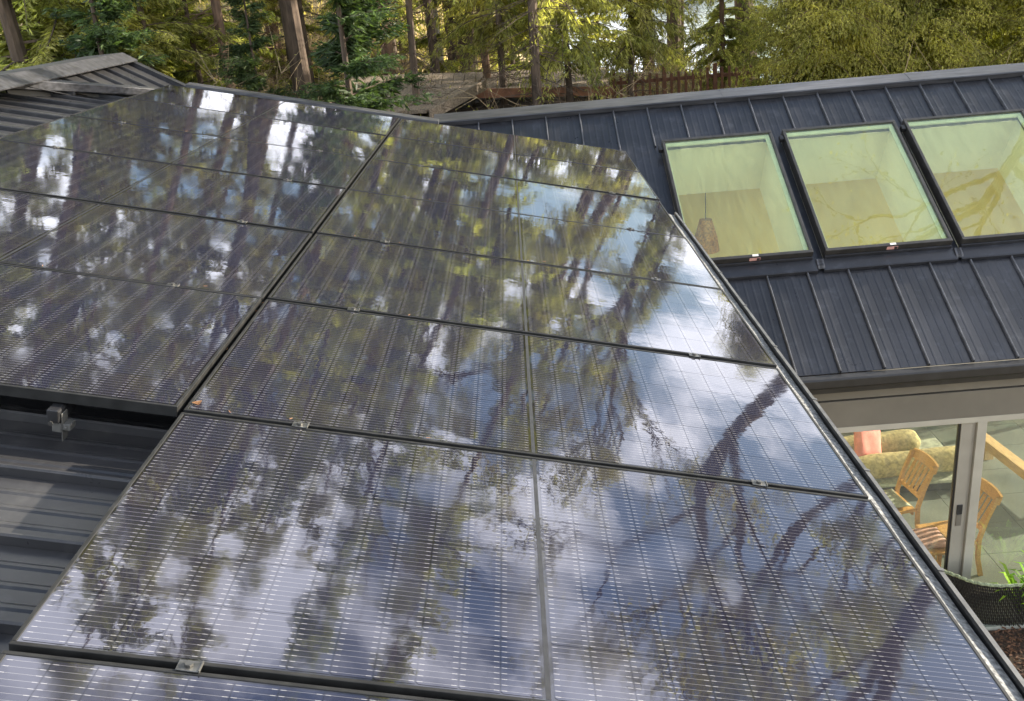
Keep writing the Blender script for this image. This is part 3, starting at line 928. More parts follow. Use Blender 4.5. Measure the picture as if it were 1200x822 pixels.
wobj(MB().box(2.60, 5.153, 5.452, 5.460, ZG + 0.05, -3.12), 'glass_pane', M['door_glass'], door)
wobj(MB().box(5.414, XR - 0.05, 5.447, 5.455, ZG + 0.05, -3.12), 'glass_pane', M['door_glass'], door)
wobj(MB().box(5.205, 5.262, 5.420, 5.4295, -4.14, -4.03), 'door_handle', M['clamp_dark'], door, bevel=0.003)
wobj(MB().box(5.207, 5.260, 5.420, 5.4295, -4.27, -4.145), 'handle_plate', M['taupe'], door, bevel=0.002)
# tan upper wall at the back, open garden glazing below
wobj(MB().box(2.36, XR, 9.40, 9.50, -2.95, -1.12), 'back_wall', M['tan_paint'], wing)
wobj(MB().box(2.36, 2.5, 9.41, 9.49, ZG + 0.02, -2.953), 'back_wall', M['tan_paint'], wing)
bw = MB()
for x in (2.5, 4.15, 5.8, 7.45, 9.1):
    bw.box(x, x + 0.07, 9.40, 9.48, ZG + 0.02, -2.952)
o = wobj(bw, 'window_mullion', M['door_frame'], wing); tag(o, kind='stuff')
wobj(MB().box(2.58, 9.09, 9.435, 9.442, ZG + 0.02, -2.96), 'garden_glass', M['door_glass'], wing)
lw = MB(); lw.box(2.36, 2.54, 5.53, 9.39, ZG + 0.02, -3.0)
wobj(lw, 'side_wall', M['tan_paint'], wing)
gw = MB(); gw.add([(2.36, 5.53, -3.0), (2.36, 9.39, -3.0), (2.36, 9.39, -1.15), (2.54, 5.53, -3.0), (2.54, 9.39, -3.0), (2.54, 9.39, -1.15)],
                  [(0, 1, 2), (3, 5, 4), (0, 3, 4, 1), (1, 4, 5, 2), (2, 5, 3, 0)])
wobj(gw, 'side_wall', M['tan_paint'], wing)

# stone floor
fl = MB(); fl.box(2.36, 9.4, 4.95, 9.6, ZG - 0.12, ZG - 0.012)
floor = fl.obj('floor', M['grout']); tag(floor, kind='structure')
tw, th = 0.60, 0.60
tm = None
ang = 0
for i in range(12):
    for j in range(8):
        x0 = 2.36 + i * tw; y0 = 4.97 + j * th - 0.02
        if x0 + tw > 9.45: continue
        if tm is None:
            tm = MB().box(0.003, tw - 0.003, 0.003, th - 0.003, 0, 0.0125).mesh('tile', M['tile'])
        o = bpy.data.objects.new('tile', tm); COL.objects.link(o); o.parent = floor
        o.location = (x0, y0, ZG - 0.012 + random.uniform(-0.0004, 0.0006))

# ------------------------------------------------------------------ things in the room
def bolster(x0, x1, y, z, r, lab, taper=1.0, dy=0.0):
    mb = MB()
    n_ = 22
    prof = []
    for i in range(n_ + 1):
        t = i / n_
        e = min(t, 1 - t) * (x1 - x0)
        rr = r * (1 - max(0, 1 - e / (r * 0.7)) ** 2.2 * 0.75) * (1 + 0.025 * math.sin(t * 19 + x0))
        prof.append(((x0 + (x1 - x0) * t, y + dy * t, z), max(0.01, rr)))
    mb.tube([p for p, _ in prof], [q for _, q in prof], 28)
    c = ((x0 + x1) / 2, y, z - r)
    o = mb.obj('bolster', M['olive_fabric'], at_origin=c, smooth=True)
    o.scale = (1, 1, 1)
    return tag(o, lab, 'bolster', 'bolster cushions on the low bench')


bench = thing('low_bench', 'low dark upholstered bench under the olive bolsters behind the chair', 'bench', (5.2, 8.0, ZG))
wobj(MB().box(3.2, 6.35, 7.52, 8.55, ZG + 0.02, ZG + 0.13), 'bench_base', M['dark_base'], bench, bevel=0.01)
wobj(MB().box(3.15, 6.40, 7.48, 8.60, ZG + 0.131, ZG + 0.175), 'bench_top', M['pale_cushion'], bench, bevel=0.015)
bolster(3.7, 6.42, 7.62, ZG + 0.175 + 0.155, 0.155, 'long olive gold bolster lying along the front of the low bench', dy=0.12)
bolster(4.5, 6.02, 8.12, ZG + 0.175 + 0.17, 0.17, 'shorter plain tan bolster lying behind the long one', dy=0.1)


def cushion(name, lab, cat, loc, rot, sx, sy, sz, mat):
    bm = bmesh.new()
    n_ = 14
    grid = {}
    for s_ in (0, 1):
        for i in range(n_ + 1):
            for j in range(n_ + 1):
                u, v = i / n_ * 2 - 1, j / n_ * 2 - 1
                pin = 1 - 0.10 * (1 - abs(u) ** 2) * abs(v) ** 3
                pin2 = 1 - 0.10 * (1 - abs(v) ** 2) * abs(u) ** 3
                t = ((1 - u ** 4) * (1 - v ** 4)) ** 0.55
                t *= 1 + 0.08 * math.sin(5 * u + 2 * v)
                grid[s_, i, j] = bm.verts.new((u * sx / 2 * pin2, v * sy / 2 * pin, (1 if s_ else -1) * (0.004 + t * sz / 2)))
        for i in range(n_):
            for j in range(n_):
                q = [grid[s_, i, j], grid[s_, i + 1, j], grid[s_, i + 1, j + 1], grid[s_, i, j + 1]]
                bm.faces.new(q if s_ else q[::-1])
    rim = [(i, 0) for i in range(n_)] + [(n_, j) for j in range(n_)] + [(i, n_) for i in range(n_, 0, -1)] + [(0, j) for j in range(n_, 0, -1)]
    for k in range(len(rim)):
        a, b_ = rim[k], rim[(k + 1) % len(rim)]
        bm.faces.new([grid[0, a[0], a[1]], grid[0, b_[0], b_[1]], grid[1, b_[0], b_[1]], grid[1, a[0], a[1]]])
    me = bpy.data.meshes.new(name); bm.to_mesh(me); bm.free()
    me.materials.append(mat); me.polygons.foreach_set('use_smooth', [True] * len(me.polygons))
    o = bpy.data.objects.new(name, me); COL.objects.link(o); o.location = loc; o.rotation_euler = rot
    if lab: tag(o, lab, cat)
    return o


cushion('pillow', 'salmon pink square pillow leaning on the olive bolsters', 'pillow', (5.22, 7.88, ZG + 0.57), (R(60), R(24), R(22)), 0.46, 0.44, 0.14, M['pink_fabric'])


def chair(loc, rz, lab):
    """slatted wooden dining chair; local +Y is the way the sitter faces, the back is at -Y"""
    t = thing('chair', lab, 'chair', loc, (0, 0, rz), 'honey coloured slatted wooden chairs')
    w, dpt, sh, hh = 0.47, 0.46, 0.44, 0.94
    for sx in (-1, 1):
        # rear leg sweeps up into the back post
        pts = [(sx * (w / 2 - 0.02), -dpt / 2 - 0.05, 0.0), (sx * (w / 2 - 0.02), -dpt / 2, 0.22), (sx * (w / 2 - 0.02), -dpt / 2 + 0.01, 0.45),
               (sx * (w / 2 - 0.02), -dpt / 2 - 0.05, 0.68), (sx * (w / 2 - 0.02), -dpt / 2 - 0.15, hh)]
        mb = MB()
        for a, b_ in zip(pts, pts[1:]):
            h1, h2 = 0.018, 0.018
            mb.hexa([(a[0] - .016, a[1] - .022, a[2]), (a[0] + .016, a[1] - .022, a[2]), (a[0] + .016, a[1] + .022, a[2]), (a[0] - .016, a[1] + .022, a[2])],
                    [(b_[0] - .016, b_[1] - .022, b_[2]), (b_[0] + .016, b_[1] - .022, b_[2]), (b_[0] + .016, b_[1] + .022, b_[2]), (b_[0] - .016, b_[1] + .022, b_[2])])
        mb.obj('leg', M['chair_wood'], t)
        mb = MB(); x = sx * (w / 2 - 0.02)
        mb.box(x - .018, x + .018, dpt / 2 - 0.04, dpt / 2, 0, sh - 0.032); mb.obj('leg', M['chair_wood'], t, bevel=0.003)
    MB().box(-w / 2, w / 2, -dpt / 2 + 0.035, dpt / 2 + 0.01, sh - 0.03, sh).obj('seat', M['chair_wood'], t, bevel=0.008)
    for y0 in (-dpt / 2 + 0.04, dpt / 2 - 0.03):
        MB().box(-w / 2 + 0.04, w / 2 - 0.04, y0, y0 + 0.02, sh - 0.09, sh - 0.031).obj('seat_rail', M['chair_wood'], t)
    # curved crest, lower rail and five slats between the posts
    cr = MB(); n_ = 10
    for i in range(n_):
        xa, xb = -w / 2 + w * i / n_, -w / 2 + w * (i + 1) / n_
        ca, cb = 0.03 * (1 - (2 * xa / w) ** 2), 0.03 * (1 - (2 * xb / w) ** 2)
        y = -dpt / 2 - 0.165
        cr.hexa([(xa, y - ca, hh - 0.085), (xb, y - cb, hh - 0.085), (xb, y - cb + .024, hh - 0.085), (xa, y - ca + .024, hh - 0.085)],
                [(xa, y - ca - .03, hh + 0.012 + ca * .5), (xb, y - cb - .03, hh + 0.012 + cb * .5), (xb, y - cb - .006, hh + 0.012 + cb * .5), (xa, y - ca - .006, hh + 0.012 + ca * .5)])
    cr.obj('crest_rail', M['chair_wood'], t)
    MB().box(-w / 2 + .037, w / 2 - .037, -dpt / 2 - .035, -dpt / 2 - .012, 0.54, 0.585).obj('back_rail', M['chair_wood'], t)
    for i in range(5):
        x = -0.145 + 0.0725 * i
        sl = MB()
        sl.hexa([(x - .021, -dpt / 2 - .03, 0.586), (x + .021, -dpt / 2 - .03, 0.586), (x + .021, -dpt / 2 - .018, 0.586), (x - .021, -dpt / 2 - .018, 0.586)],
                [(x - .021, -dpt / 2 - .165, hh - .086), (x + .021, -dpt / 2 - .165, hh - .086), (x + .021, -dpt / 2 - .153, hh - .086), (x - .021, -dpt / 2 - .153, hh - .086)])
        sl.obj('slat', M['chair_wood'], t)
    return t


chair((5.04, 6.66, ZG), R(99), 'honey wooden slat back chair with faded cushion, left of the door stile')
chair((5.40, 5.96, ZG), R(97), 'honey wooden slat back chair right behind the door stile')
chair((5.10, 5.84, ZG), R(-90), 'wooden chair mostly hidden behind the gutter, only its seat edge showing')
cushion('seat_cushion', 'faded green seat cushion on the left wooden chair', 'cushion', (4.99, 6.66, ZG + 0.475), (0, 0, R(9)), 0.40, 0.40, 0.07, M['pale_cushion'])
cushion('seat_cushion', 'reddish striped cushion on the chair half hidden by the gutter', 'cushion', (5.13, 5.84, ZG + 0.475), (0, 0, R(2)), 0.38, 0.38, 0.07, M['dusty_fabric'])
pl = thing('plank_bench', 'pale timber plank bench to the right of the door stile', 'bench', (7.0, 7.6, ZG), (0, 0, R(6)))
MB().box(-0.07, 0.07, -0.95, 0.85, 0.16, 0.28).obj('plank', M['pale_wood'], pl, bevel=0.006)
MB().box(-0.06, 0.06, -0.8, -0.7, 0, 0.159).obj('leg', M['pale_wood'], pl)
MB().box(-0.06, 0.06, 0.6, 0.7, 0, 0.159).obj('leg', M['pale_wood'], pl)
lamp = thing('pendant_lamp', 'amber tapered pendant lamp hanging on a cord below the left skylight', 'lamp', (3.36, 8.62, -2.13))
ls = MB()
n_ = 24
ring = [(0.075, 0.40), (0.14, 0.18), (0.165, 0.0)]
for (r0, z0), (r1, z1) in zip(ring, ring[1:]):
    for k in range(n_):
        a, b_ = 2 * math.pi * k / n_, 2 * math.pi * (k + 1) / n_
        ls.add([(r0 * math.cos(a), r0 * math.sin(a), z0), (r0 * math.cos(b_), r0 * math.sin(b_), z0), (r1 * math.cos(b_), r1 * math.sin(b_), z1), (r1 * math.cos(a), r1 * math.sin(a), z1)], [(0, 1, 2, 3)])
ls.add([(0.075 * math.cos(2 * math.pi * k / n_), 0.075 * math.sin(2 * math.pi * k / n_), 0.401) for k in range(n_)], [tuple(range(n_))])
ls.obj('lamp_shade', M['lamp'], lamp, smooth=False)
MB().tube([(0, 0, 0.402), (0, 0, 0.80)], 0.006, 6).obj('cord', M['cord'], lamp)

# ------------------------------------------------------------------ bed in front of the door
def path_edge(t):
    """woven edging: comes from beside the door, curves, then runs to the right"""
    pts = [(4.90, 5.36), (5.02, 5.30), (5.14, 5.18), (5.25, 5.06), (5.42, 4.98), (5.66, 4.955), (5.95, 4.97), (6.4, 5.02), (7.2, 5.05)]
    s_ = t * (len(pts) - 1); i = min(int(s_), len(pts) - 2); f_ = s_ - i
    p0, p1, p2, p3 = pts[max(i - 1, 0)], pts[i], pts[i + 1], pts[min(i + 2, len(pts) - 1)]
    q = []
    for k in range(2):
        a, b_, c_, d_ = p0[k], p1[k], p2[k], p3[k]
        q.append(0.5 * (2 * b_ + (c_ - a) * f_ + (2 * a - 5 * b_ + 4 * c_ - d_) * f_ ** 2 + (3 * b_ - a - 3 * c_ + d_) * f_ ** 3))
    return q


we = thing('woven_edging', 'curved black woven basket edging around the planting bed by the door', 'edging', (5.66, 4.96, ZG))
zt, zbm = -4.70, ZG - 0.02
NS = 300
stk = MB(); ww = MB()
for i in range(NS):
    t = i / NS
    x, y = path_edge(t); x2, y2 = path_edge(min(1, t + 1 / NS))
    d = Vector((x2 - x, y2 - y, 0)).normalized(); nrm = Vector((d.y, -d.x, 0))
    if i % 3 == 0:
        stk.tube([(x, y, zbm), (x, y, zt + 0.012)], 0.0065, 6)
rows = 13
for r_ in range(rows):
    z = zbm + (zt - zbm) * (r_ + 0.5) / rows
    hw = (zt - zbm) / rows * 0.40
    prev = None
    for i in range(NS + 1):
        t = i / NS
        x, y = path_edge(t); xa, ya = path_edge(max(0, t - .004)); xb, yb2 = path_edge(min(1, t + .004))
        d = Vector((xb - xa, yb2 - ya, 0)).normalized(); nrm = Vector((d.y, -d.x, 0))
        of = 0.011 * math.cos(math.pi * i / 3 + math.pi * r_)
        c = Vector((x, y, z)) + nrm * of
        cur = [c + Vector((0, 0, hw)), c + nrm * 0.004, c - Vector((0, 0, hw)), c - nrm * 0.004]
        if prev:
            ww.add([tuple(q) for q in prev + cur], [(0, 1, 5, 4), (1, 2, 6, 5), (2, 3, 7, 6), (3, 0, 4, 7)])
        prev = cur
o = wobj(stk, 'stakes', M['weave'], we); tag(o, kind='stuff')
o = wobj(ww, 'weave', M['weave'], we); tag(o, kind='stuff')
rm = MB(); rm.tube([(*path_edge(i / 60), zt + 0.012 + 0.004 * math.sin(i * 2.1)) for i in range(61)], 0.018, 8)
wobj(rm, 'rim', M['rim'], we, smooth=True)
# soil in the bed and chips on it
bed = MB(); bed.add([(2.1, 3.0, ZG - 0.045), (7.6, 3.0, ZG - 0.045), (7.6, 4.94, ZG - 0.045), (2.1, 4.94, ZG - 0.045)], [(0, 1, 2, 3)])
tag(bed.obj('soil_bed', M['soil']), kind='structure')
ch = MB(); rr = random.Random(5)
for i in range(5200):
    x, y = rr.uniform(4.3, 6.6), rr.uniform(3.2, 5.0)
    if y > 4.95 - max(0, (5.3 - x)) * -0.4 and y > 4.9: continue
    s_ = rr.uniform(0.008, 0.024)
    T = Matrix.Translation((x, y, ZG - 0.035 + rr.uniform(0, 0.022))) @ Matrix.Rotation(rr.uniform(0, 6.28), 4, 'Z') @ Matrix.Rotation(rr.uniform(-.7, .7), 4, 'X')
    ch.add([(-s_, -s_ * .45, 0), (s_, -s_ * .35, 0), (s_ * .8, s_ * .4, .004), (-s_ * .9, s_ * .4, .003)], [(0, 1, 2, 3)], T=T)
tag(ch.obj('bark_mulch', M['mulch']), 'brown bark mulch covering the bed below the gutter', 'mulch', kind='stuff')
MB_t = MB(); MB_t.hexa([(4.55, 3.2, ZG - .05), (4.60, 3.2, ZG - .05), (5.00, 4.95, ZG - .05), (4.95, 4.95, ZG - .05)],
                       [(4.55, 3.2, ZG + .06), (4.60, 3.2, ZG + .06), (5.00, 4.95, ZG + .06), (4.95, 4.95, ZG + .06)])
tag(MB_t.obj('timber_edging', M['pale_wood'], bevel=0.004), 'narrow tan timber edging board along the mulch beside the gutter', 'edging board')


def leafy_plant(x, y, z, n_, h, lab):
    t = thing('leafy_plant', lab, 'plant', (x, y, z))
    mb = MB(); rr = random.Random(int(x * 100))
    for i in range(n_):
        a = rr.uniform(0, 6.28); le = rr.uniform(.6, 1) * h; out = rr.uniform(.25, .8) * h; wd = rr.uniform(.012, .022)
        ca, sa = math.cos(a), math.sin(a)
        px = [(0, 0), (0.35 * out, 0.6 * le), (0.75 * out, 0.9 * le), (out, 0.85 * le)]
        wi = [0.4, 1, 0.8, 0.05]
        vs = []
        for (r_, zz), w_ in zip(px, wi):
            vs += [(r_ * ca - sa * wd * w_, r_ * sa + ca * wd * w_, zz), (r_ * ca + sa * wd * w_, r_ * sa - ca * wd * w_, zz)]
        mb.add(vs, [(0, 1, 3, 2), (2, 3, 5, 4), (4, 5, 7, 6)])
    mb.obj('leaves', M['bright_leaf'], t)
    return t


leafy_plant(5.74, 5.06, ZG + 0.02, 26, 0.50, 'bright green strappy plant tucked behind the woven edging, left one')
leafy_plant(5.95, 5.10, ZG + 0.02, 40, 0.56, 'bright green strappy plant at the right photo edge behind the woven edging')


# ------------------------------------------------------------------ shed and picket fence beyond the ridge
def ground_z(x, y):
    return terrain(x, y)


shed = thing('garden_shed', 'weathered garden shed with low grey board roofs and red brown fascia among the trees', 'shed', (0.5, 17.5, -2.6))


def slab(bl, br_, tr, tl, th, n_, name, mat):
    """a board roof between four corners: separate boards running up the slope"""
    bl, br_, tr, tl = map(Vector, (bl, br_, tr, tl))
    for i in range(n_):
        a, b_ = i / n_, (i + 0.94) / n_
        up = Vector((0, 0, random.uniform(-.006, .012)))
        q = [bl.lerp(br_, a), bl.lerp(br_, b_), tl.lerp(tr, b_), tl.lerp(tr, a)]
        mb = MB(); mb.hexa([p - Vector((0, 0, th)) for p in q], [p + up for p in q])
        wobj(mb, name, mat, shed)


slab((-2.4, 17, -0.62), (3.1, 17, -0.98), (3.3, 19.3, -0.80), (-2.6, 19.3, -0.50), 0.05, 24, 'roof_board', M['grey_wood'])
slab((-1.75, 13.6, -0.68), (-0.34, 13.6, -0.72), (0.52, 16.6, -0.62), (-1.6, 16.6, -0.54), 0.05, 9, 'roof_board', M['grey_wood'])
m = MB(); m.hexa([(-2.45, 16.93, -0.78), (3.15, 16.93, -1.14), (3.15, 16.98, -1.14), (-2.45, 16.98, -0.78)], [(-2.45, 16.93, -0.60), (3.15, 16.93, -0.96), (3.15, 16.98, -0.96), (-2.45, 16.98, -0.60)])
wobj(m, 'fascia', M['red_wood'], shed)
m = MB(); m.hexa([(-0.31, 13.55, -0.88), (-0.26, 13.55, -0.88), (0.61, 16.6, -0.78), (0.56, 16.6, -0.78)], [(-0.31, 13.55, -0.70), (-0.26, 13.55, -0.70), (0.61, 16.6, -0.59), (0.56, 16.6, -0.59)])
wobj(m, 'barge_board', M['grey_wood'], shed)
wobj(MB().box(-2.2, 2.9, 17.15, 19.0, -4.6, -1.17), 'wall', M['shed_wall'], shed)
wobj(MB().box(-1.6, -0.4, 13.9, 16.5, -4.8, -0.95), 'wall', M['shed_wall'], shed)

fence = thing('picket_fence', 'rust brown picket fence standing beyond the ridge cap', 'fence', (4.5, 20, -3.0))
pm = {}
for i in range(29):
    t = i / 28
    x = 2.30 + t * 4.7; y = 20 + 0.2 * math.sin(i)
    zt_ = -1.06 - 0.03 * t + 0.02 * math.sin(i * 2.3)
    post = i % 7 == 0
    w_ = 0.045 if post else 0.028
    wobj(MB().box(x - w_, x + w_, 20.0 - .02 - (.03 if post else 0), 20.02, -3.9, zt_ + (0.12 if post else 0)), 'post' if post else 'picket', M['picket'], fence)
for z in (-1.22, -1.95):
    m = MB(); m.hexa([(2.2, 20.021, z - .04), (7.1, 20.021, z - .10), (7.1, 20.06, z - .10), (2.2, 20.06, z - .04)], [(2.2, 20.021, z + .04), (7.1, 20.021, z - .02), (7.1, 20.06, z - .02), (2.2, 20.06, z + .04)])
    wobj(m, 'fence_rail', M['picket'], fence)


# ------------------------------------------------------------------ trees
class Leaves:
    """triangles collected in numpy"""
    def __init__(self):
        self.t = []

    def add(self, P_, D_, Wd):
        """narrow kites from P along D with half width vector Wd (arrays n x 3)"""
        a = P_; b = P_ + D_ * 0.45 + Wd; c = P_ + D_; e = P_ + D_ * 0.45 - Wd
        self.t.append(np.stack([a, b, c, e], 1))

    def mesh(self, name, mat):
        v = np.concatenate(self.t).reshape(-1, 3)
        nq = len(v) // 4
        me = bpy.data.meshes.new(name)
        me.vertices.add(len(v)); me.vertices.foreach_set('co', v.astype(np.float32).ravel())
        me.loops.add(nq * 4); me.loops.foreach_set('vertex_index', np.arange(nq * 4, dtype=np.int32))
        me.polygons.add(nq)
        me.polygons.foreach_set('loop_start', np.arange(0, nq * 4, 4, dtype=np.int32))
        me.update(calc_edges=True)
        me.materials.append(mat)
        return me


def unit(a):
    return a / np.maximum(1e-9, np.linalg.norm(a, axis=-1, keepdims=True))


def conifer(seed, h, base_r, crown_from, maxlen, droop, twig, blade, dens, mat, bark, whorl=0.42, per=5, lift=0.25, dead=0, hang=0.35, wd=0.09, top_pow=0.8, keep=0.40, solid=3.2, jit=0.16, wood=1.0, loose=0.05):
    """returns (trunk mesh, crown mesh); every bough is a drooping stem with side twigs, every twig a fan of blades"""
    rg = np.random.default_rng(seed)
    tr = MB(); lv = Leaves()
    bend = rg.normal(0, 0.012, 2) * h
    def axis(z):
        s_ = z / h
        return np.array([bend[0] * s_ * s_ + 0.06 * math.sin(z * 0.5 + seed), bend[1] * s_ * s_ + 0.06 * math.cos(z * 0.4 + seed), z])
    zs = np.linspace(-0.6, h, 14)
    tr.tube([tuple(axis(z)) for z in zs], [base_r * (1 - max(0, z) / h) ** 0.85 + 0.012 + (0.25 * base_r if z < 0 else 0) for z in zs], 9)
    z = crown_from
    holes = rg.random((40, 6)) < keep
    zd = 0.7
    while zd < min(crown_from, h * 0.6) and dead:
        for k in range(dead):
            az = rg.uniform(0, 6.28); L = rg.uniform(0.3, 1.0) * maxlen * 0.45
            p = axis(zd); dr = np.array([math.cos(az), math.sin(az), rg.uniform(-0.35, 0.15)])
            q = [tuple(p + dr * L * s_ + np.array([0, 0, -0.12 * L * s_ * s_])) for s_ in (0, .35, .7, 1)]
            tr.tube(q, [0.014, 0.010, 0.007, 0.003], 4, cap=False)
            for s_ in (0.4, 0.6, 0.8):
                p2 = np.array(q[0]) + (np.array(q[3]) - np.array(q[0])) * s_
                d2 = unit(dr + rg.normal(0, 0.7, 3)) * L * 0.35
                tr.tube([tuple(p2), tuple(p2 + d2)], [0.005, 0.002], 3, cap=False)
        zd += rg.uniform(0.15, 0.4)
    while z < h - 0.15:
        s_ = (z - crown_from) / max(0.1, h - crown_from)
        prof = (1 - s_) ** top_pow * min(1, 0.55 + s_ * 3.5)
        for k in range(per):
            az = rg.uniform(0, 6.28)
            if z > solid and not holes[int(z / 1.1) % 40, int(az / 1.048) % 6]: continue
            L = max(0.12, maxlen * prof * rg.uniform(0.62, 1.12))
            up = lift * (0.4 + s_)
            nseg = max(4, int(L / 0.22))
            ts = np.linspace(0, 1, nseg)
            dirh = np.array([math.cos(az), math.sin(az), 0.0])
            side = np.array([-math.sin(az), math.cos(az), 0.0])
            pts = axis(z)[None] + dirh[None] * (L * ts)[:, None] + side[None] * (0.10 * L * np.sin(ts * 3 + seed + k) * ts)[:, None]
            dr_ = droop * rg.uniform(0.55, 1.35)
            pts[:, 2] += L * (up * ts - dr_ * ts ** 1.8) + rg.normal(0, whorl * 0.35)
            if L > 0.7:
                tr.tube([tuple(p) for p in pts[:: max(1, nseg // 5)]], [max(0.003, 0.011 * wood * L * (1 - t_ * 0.85)) for t_ in ts[:: max(1, nseg // 5)]], 4, cap=False)
            # twigs
            nt_ = max(3, int(L / twig * 2 * dens))
            tt = np.sort(rg.uniform(0.08, 1.0, nt_))
            idx = np.clip((tt * (nseg - 1)).astype(int), 0, nseg - 2)
            fr = tt * (nseg - 1) - idx
            bp_ = pts[idx] * (1 - fr)[:, None] + pts[idx + 1] * fr[:, None]
            bp_ = bp_ + side[None] * rg.normal(0, loose, nt_)[:, None] + dirh[None] * rg.normal(0, loose * .6, nt_)[:, None]
            bp_[:, 2] -= np.abs(rg.normal(0, loose * 1.1, nt_)) - loose * .3
            fw = unit(pts[idx + 1] - pts[idx])
            sg = np.where(rg.random(nt_) < 0.5, -1, 1)[:, None]
            tl = blade * (0.5 + 0.9 * (1 - tt)) * rg.uniform(0.6, 1.3, nt_)
            td = unit(fw * 0.75 + side[None] * sg * rg.uniform(0.45, 1.1, nt_)[:, None] + np.array([0, 0, -hang])[None] * rg.uniform(0.2, 1.6, nt_)[:, None] + rg.normal(0, jit, (nt_, 3)))
            TD = td * tl[:, None]
            # four blades per twig
            for (o_, ln, sp) in ((0.0, 1.0, 0.0), (0.12, 0.62, 0.6), (0.3, 0.55, -0.6), (0.5, 0.45, 0.55), (0.62, 0.4, -0.5)):
                Pp = bp_ + TD * o_
                sid = unit(np.cross(td, np.array([0, 0, 1.0])[None] + rg.normal(0, 0.35, (nt_, 3))))
                dd = unit(td + sid * sp) * (tl * ln)[:, None]
                nn_ = unit(rg.normal(0, 1, (nt_, 3)))
                wv = unit(np.cross(dd, nn_)) * (tl * ln * wd)[:, None]
                lv.add(Pp, dd, wv)
        z += whorl * rg.uniform(0.7, 1.3) * (1 - 0.45 * s_)
    return tr.mesh('trunk', bark), lv.mesh('crown', mat)


def broadleaf(seed, h, r0, mat, bark, leaf=0.085, depth=6, spread=0.55, sparse=1.0, first=0.3, nleaf=7):
    rg = np.random.default_rng(seed)
    tr = MB(); P_, D_, W_ = [], [], []
    def grow(p, d, L, r, lev):
        n_ = 4
        pts = [p]; dd = d
        for i in range(n_):
            dd = unit(dd + rg.normal(0, 0.10, 3) + np.array([0, 0, 0.03]))
            pts.append(pts[-1] + dd * L / n_)
        tr.tube([tuple(q) for q in pts], [max(0.004, r * (1 - 0.35 * i / n_)) for i in range(n_ + 1)], 8 if lev < 2 else (5 if lev < 4 else 3), cap=False)
        if lev >= depth - 2:
            for q in pts[1:]:
                for k in range(int(nleaf * sparse)):
                    dl = unit(rg.normal(0, 1, 3) + np.array([0, 0, -0.4])) * leaf * rg.uniform(.6, 1.3)
                    P_.append(q + rg.normal(0, 0.10, 3)); D_.append(dl)
                    W_.append(unit(np.cross(dl, rg.normal(0, 1, 3))) * leaf * 0.33)
        if lev >= depth: return
        kids = 2 if rg.random() < 0.45 else 3
        for k in range(kids):
            ax = unit(np.cross(dd, rg.normal(0, 1, 3)))
            nd = unit(dd + ax * rg.uniform(0.35, 1.0) * spread * 1.6)
            i = rg.integers(2, n_ + 1) if k else n_
            grow(pts[i], nd, L * rg.uniform(0.62, 0.85), r * (0.72 if k == 0 else 0.52), lev + 1)
    d0 = unit(np.array([rg.normal(0, .05), rg.normal(0, .05), 1.0]))
    base = np.array([0, 0, -0.5])
    tr.tube([tuple(base), tuple(base + d0 * h * first * 0.5), tuple(base + d0 * h * first)], [r0 * 1.15, r0 * 0.95, r0 * 0.85], 10, cap=False)
    grow(base + d0 * h * first, d0, h * 0.22, r0 * 0.85, 0)
    lv = Leaves(); lv.add(np.array(P_), np.array(D_), np.array(W_))
    return tr.mesh('trunk', bark), lv.mesh('crown', mat)


TREES = {}
TREES['spruce'] = conifer(1, 22, 0.15, 0.8, 3.6, 0.50, 0.030, 0.27, 1.0, M['spruce'], M['bark'], whorl=0.42, per=6)
TREES['spruce_b'] = conifer(2, 18, 0.12, 0.7, 3.1, 0.62, 0.028, 0.25, 1.0, M['spruce'], M['red_bark'], whorl=0.38, per=6, hang=0.9)
TREES['bare_spruce'] = conifer(3, 23, 0.115, 6.5, 3.0, 0.45, 0.055, 0.34, 0.9, M['spruce'], M['bark'], whorl=0.5, per=5, dead=6)
TREES['red_spruce'] = conifer(4, 24, 0.13, 7.5, 3.2, 0.45, 0.055, 0.36, 0.9, M['spruce'], M['red_bark'], whorl=0.5, per=5, dead=6)
TREES['fir'] = conifer(5, 6.2, 0.05, 0.5, 2.0, 0.18, 0.014, 0.15, 1.0, M['fir'], M['bark'], whorl=0.30, per=7, lift=0.28, hang=0.35, wd=0.10, top_pow=0.8, solid=1.0, keep=0.8, jit=0.38)
TREES['cedar'] = conifer(6, 7.6, 0.10, 0.3, 2.8, 0.55, 0.012, 0.13, 1.0, M['cedar'], M['red_bark'], whorl=0.24, per=8, lift=0.35, hang=1.6, wd=0.11, top_pow=0.4, keep=0.9, jit=0.7, wood=0.6, loose=0.15)
TREES['cedar_b'] = conifer(7, 9.0, 0.12, 0.5, 3.3, 0.60, 0.0145, 0.15, 1.0, M['cedar'], M['bark'], whorl=0.28, per=8, lift=0.35, hang=1.6, wd=0.11, top_pow=0.4, keep=0.88, jit=0.7, wood=0.6, loose=0.16)
TREES['weeping'] = conifer(8, 12, 0.09, 4.2, 2.5, 0.62, 0.020, 0.22, 0.9, M['spruce'], M['bark'], whorl=0.42, per=6, hang=1.3, dead=6, wd=0.085, solid=1.0, keep=0.72, jit=0.3, loose=0.10)
TREES['young_spruce'] = conifer(15, 7.5, 0.06, 0.3, 1.9, 0.34, 0.024, 0.20, 1.0, M['spruce'], M['bark'], whorl=0.30, per=6, hang=0.5, solid=1.0, keep=0.8)
TREES['oak'] = broadleaf(9, 19, 0.27, M['leaf'], M['bark'], leaf=0.12, depth=6, spread=0.62, first=0.34, nleaf=4)
TREES['bare_oak'] = broadleaf(23, 17, 0.22, M['leaf'], M['bark'], leaf=0.07, depth=6, spread=0.6, first=0.4, nleaf=1)
